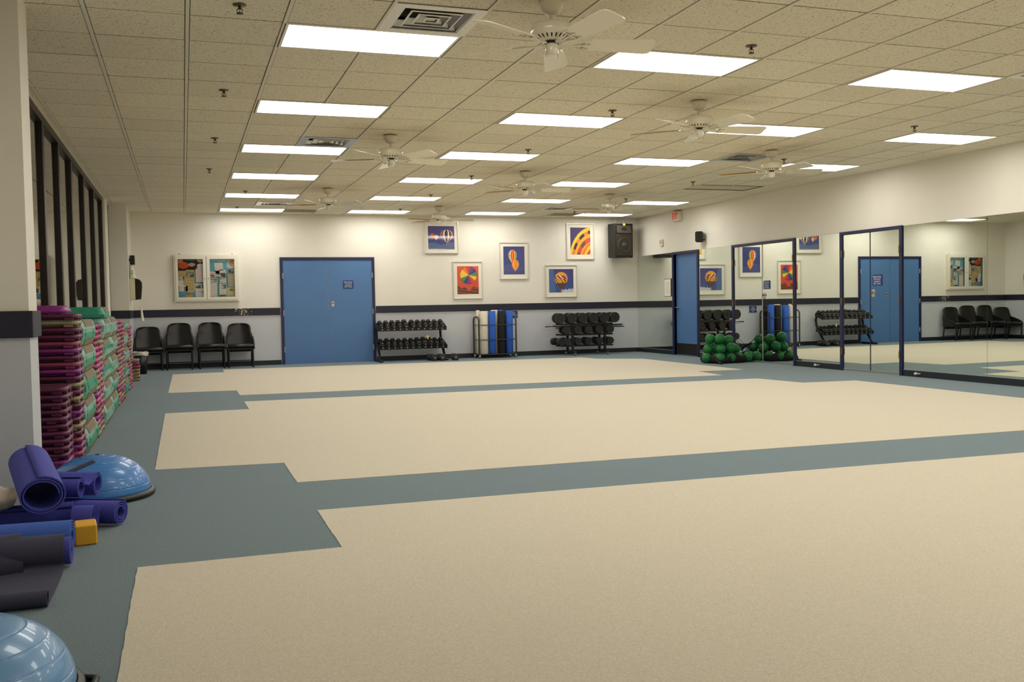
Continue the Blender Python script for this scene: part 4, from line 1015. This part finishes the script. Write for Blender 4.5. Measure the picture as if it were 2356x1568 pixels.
def yoga(name, label, c, p0, p1, R_, turns, r_in, tail=0, ta=0, start=0, th=.006, squash=1, strap=False, twist=0):
    """roll with its axis from p0 to p1"""
    p0 = Vector(p0); p1 = Vector(p1); d = (p1-p0); L = d.length; d.normalize()
    y = Vector((0, 0, 1)).cross(d).normalized(); z = d.cross(y)
    M = Matrix(((d.x, y.x, z.x, 0), (d.y, y.y, z.y, 0), (d.z, y.z, z.z, 0), (0, 0, 0, 1))) @ Matrix.Rotation(twist, 4, 'X')
    o = ribbon(roll_profile(R_, turns, th, r_in, tail, start, squash=squash, tail_ang=ta), th, L, M).build(name, MC[c], None, (p0+p1)/2)
    return tag(o, label, 'yoga mat', 'rolled yoga mats on the carpet')
MATS_AT = True
yoga('yoga_mat', 'big loose indigo mat roll lying on top of the pile', 'indigo', (-1.53, -.62, .305), (-1.375, -1.33, .235), .108, 2.3, .078, th=.008, squash=.88)
yoga('yoga_mat', 'long dark navy mat roll lying under the big indigo roll', 'navy', (-1.85, -1.07, .076), (-1.262, -1.09, .076), .072, 2.4, .046, th=.006)
yoga('yoga_mat', 'indigo mat roll with an open spiral end lying on the carpet by the yellow block', 'indigo', (-1.46, -.86, .074), (-1.035, -1.07, .074), .07, 3.2, .03, squash=.95)
yoga('yoga_mat', 'indigo mat roll with a loose end flap lying in front of the bright blue dome', 'indigo', (-1.375, -.74, .19), (-1.165, -.80, .185), .066, 2.2, .042, tail=.10, ta=-.6, start=1.2)
yoga('yoga_mat', 'indigo mat roll wedged between the big roll and the flapped roll', 'indigo', (-1.335, -.93, .203), (-1.235, -.955, .2), .056, 2.2, .032, start=.6)
yoga('yoga_mat', 'medium blue mat roll lying beside the long navy roll', 'blue', (-1.86, -1.58, .084), (-1.215, -1.62, .084), .078, 3.6, .03)
yoga('yoga_mat', 'indigo mat roll sheathed in charcoal matting', 'indigo', (-1.84, -1.84, .075), (-1.195, -1.86, .075), .062, 5.0, .014)
# charcoal mat: wraps the indigo roll, runs over the floor and ends in a small roll
cp = []
for k in range(15): a = math.radians(250-k*20); cp.append((.076*math.cos(a)*-1, .078+.073*math.sin(a)))
cp = [(-.08*math.cos(math.radians(a)), .077+.071*math.sin(math.radians(a))) for a in range(-40, 200, 14)]
cp = cp[::-1]
prof = [(-(y_), z_) for y_, z_ in [(0, 0)]][:0]
wrap = [(.074*math.cos(math.radians(a)), .078+.071*math.sin(math.radians(a))) for a in range(60, 230, 10)]
flat = [(-.09, .016), (-.14, .008), (-.22, .006), (-.34, .005), (-.46, .006), (-.55, .007)]
rollup = [(-.60+.034*math.cos(a)*(1-.05*k/9)-.0, .036+.032*math.sin(a)*(1-.05*k/9)) for k, a in enumerate([math.radians(-60-22*q) for q in range(34)])]
ch = ribbon(wrap+flat+rollup, .005, .66, Matrix.Translation((0, 0, 0)), 6).build('yoga_mat', MC['charcoal'], None, (-1.548, -1.87, .0))
tag(ch, 'charcoal mat draped over a roll and spread across the floor to a small roll', 'yoga mat', 'rolled yoga mats on the carpet')
fl_ = ribbon([(.105*math.cos(math.radians(a)), .105*math.sin(math.radians(a))) for a in range(150, 60, -10)]+[(.105, .06)][:0], .004, .5, Matrix.Rotation(.25, 4, 'Z'), 4)
o = ribbon([(-.10, -.075), (-.075, -.01), (-.045, .045), (.0, .074), (.05, .07)], .004, .42, Matrix.Rotation(.18, 4, 'Z'), 4).build('yoga_mat', MC['charcoal'], None, (-1.60, -1.90, .087))
tag(o, 'loose charcoal mat corner folded over the wrapped roll', 'yoga mat', 'rolled yoga mats on the carpet')
o = ribbon([(-.05, .0), (-.02, .006), (.02, .004), (.06, -.004)], .004, .16, Matrix.Rotation(.3, 4, 'Z') @ Matrix.Rotation(-.35, 4, 'Y'), 3).build('yoga_mat', MC['charcoal'], None, (-1.27, -.66, .262))
tag(o, 'dark pointed mat corner sticking up in front of the bright blue dome', 'yoga mat', 'rolled yoga mats on the carpet')
o = ribbon([(.068*math.cos(math.radians(a)), .068*math.sin(math.radians(a))) for a in range(100, 330, 12)]+[(.075, .0), (.07, .05)], .005, .1, Matrix.Rotation(-.2, 4, 'Z'), 3).build('yoga_mat', MC['indigo'], None, (-1.2, -1.17, .074))
tag(o, 'curled indigo mat end standing open between the navy roll and the yellow block', 'yoga mat', 'rolled yoga mats on the carpet')
tag(MB().box(-.05, .05, -.075, .075, 0, .098, bev=.006).build('yoga_block', mat('block_yellow', 'e3a828', .7, bump=.5, bscale=150), None, (-1.178, -1.40, .001), (0, 0, .12)), 'yellow foam yoga block beside the mat rolls', 'yoga block')
tw = MB(); n = 16; rs = []
for i in range(10):
    s = i/9; rs.append([(-.12+.24*s, .05*math.cos(a)*(1+.3*math.sin(3*a+s*5)), .055+.05*math.sin(a)*(1+.25*math.sin(2*a+s*7))+.02*math.sin(s*6)) for a in [2*PI*k/n for k in range(n)]])
tag(tw.rings(rs).build('towel', mat('towel_cream', 'd8c9b4', .9, bump=.4, bscale=150), None, (-1.66, -1.13, .175), (0, .25, .4)), 'crumpled cream towel tucked behind the big indigo roll', 'towel')
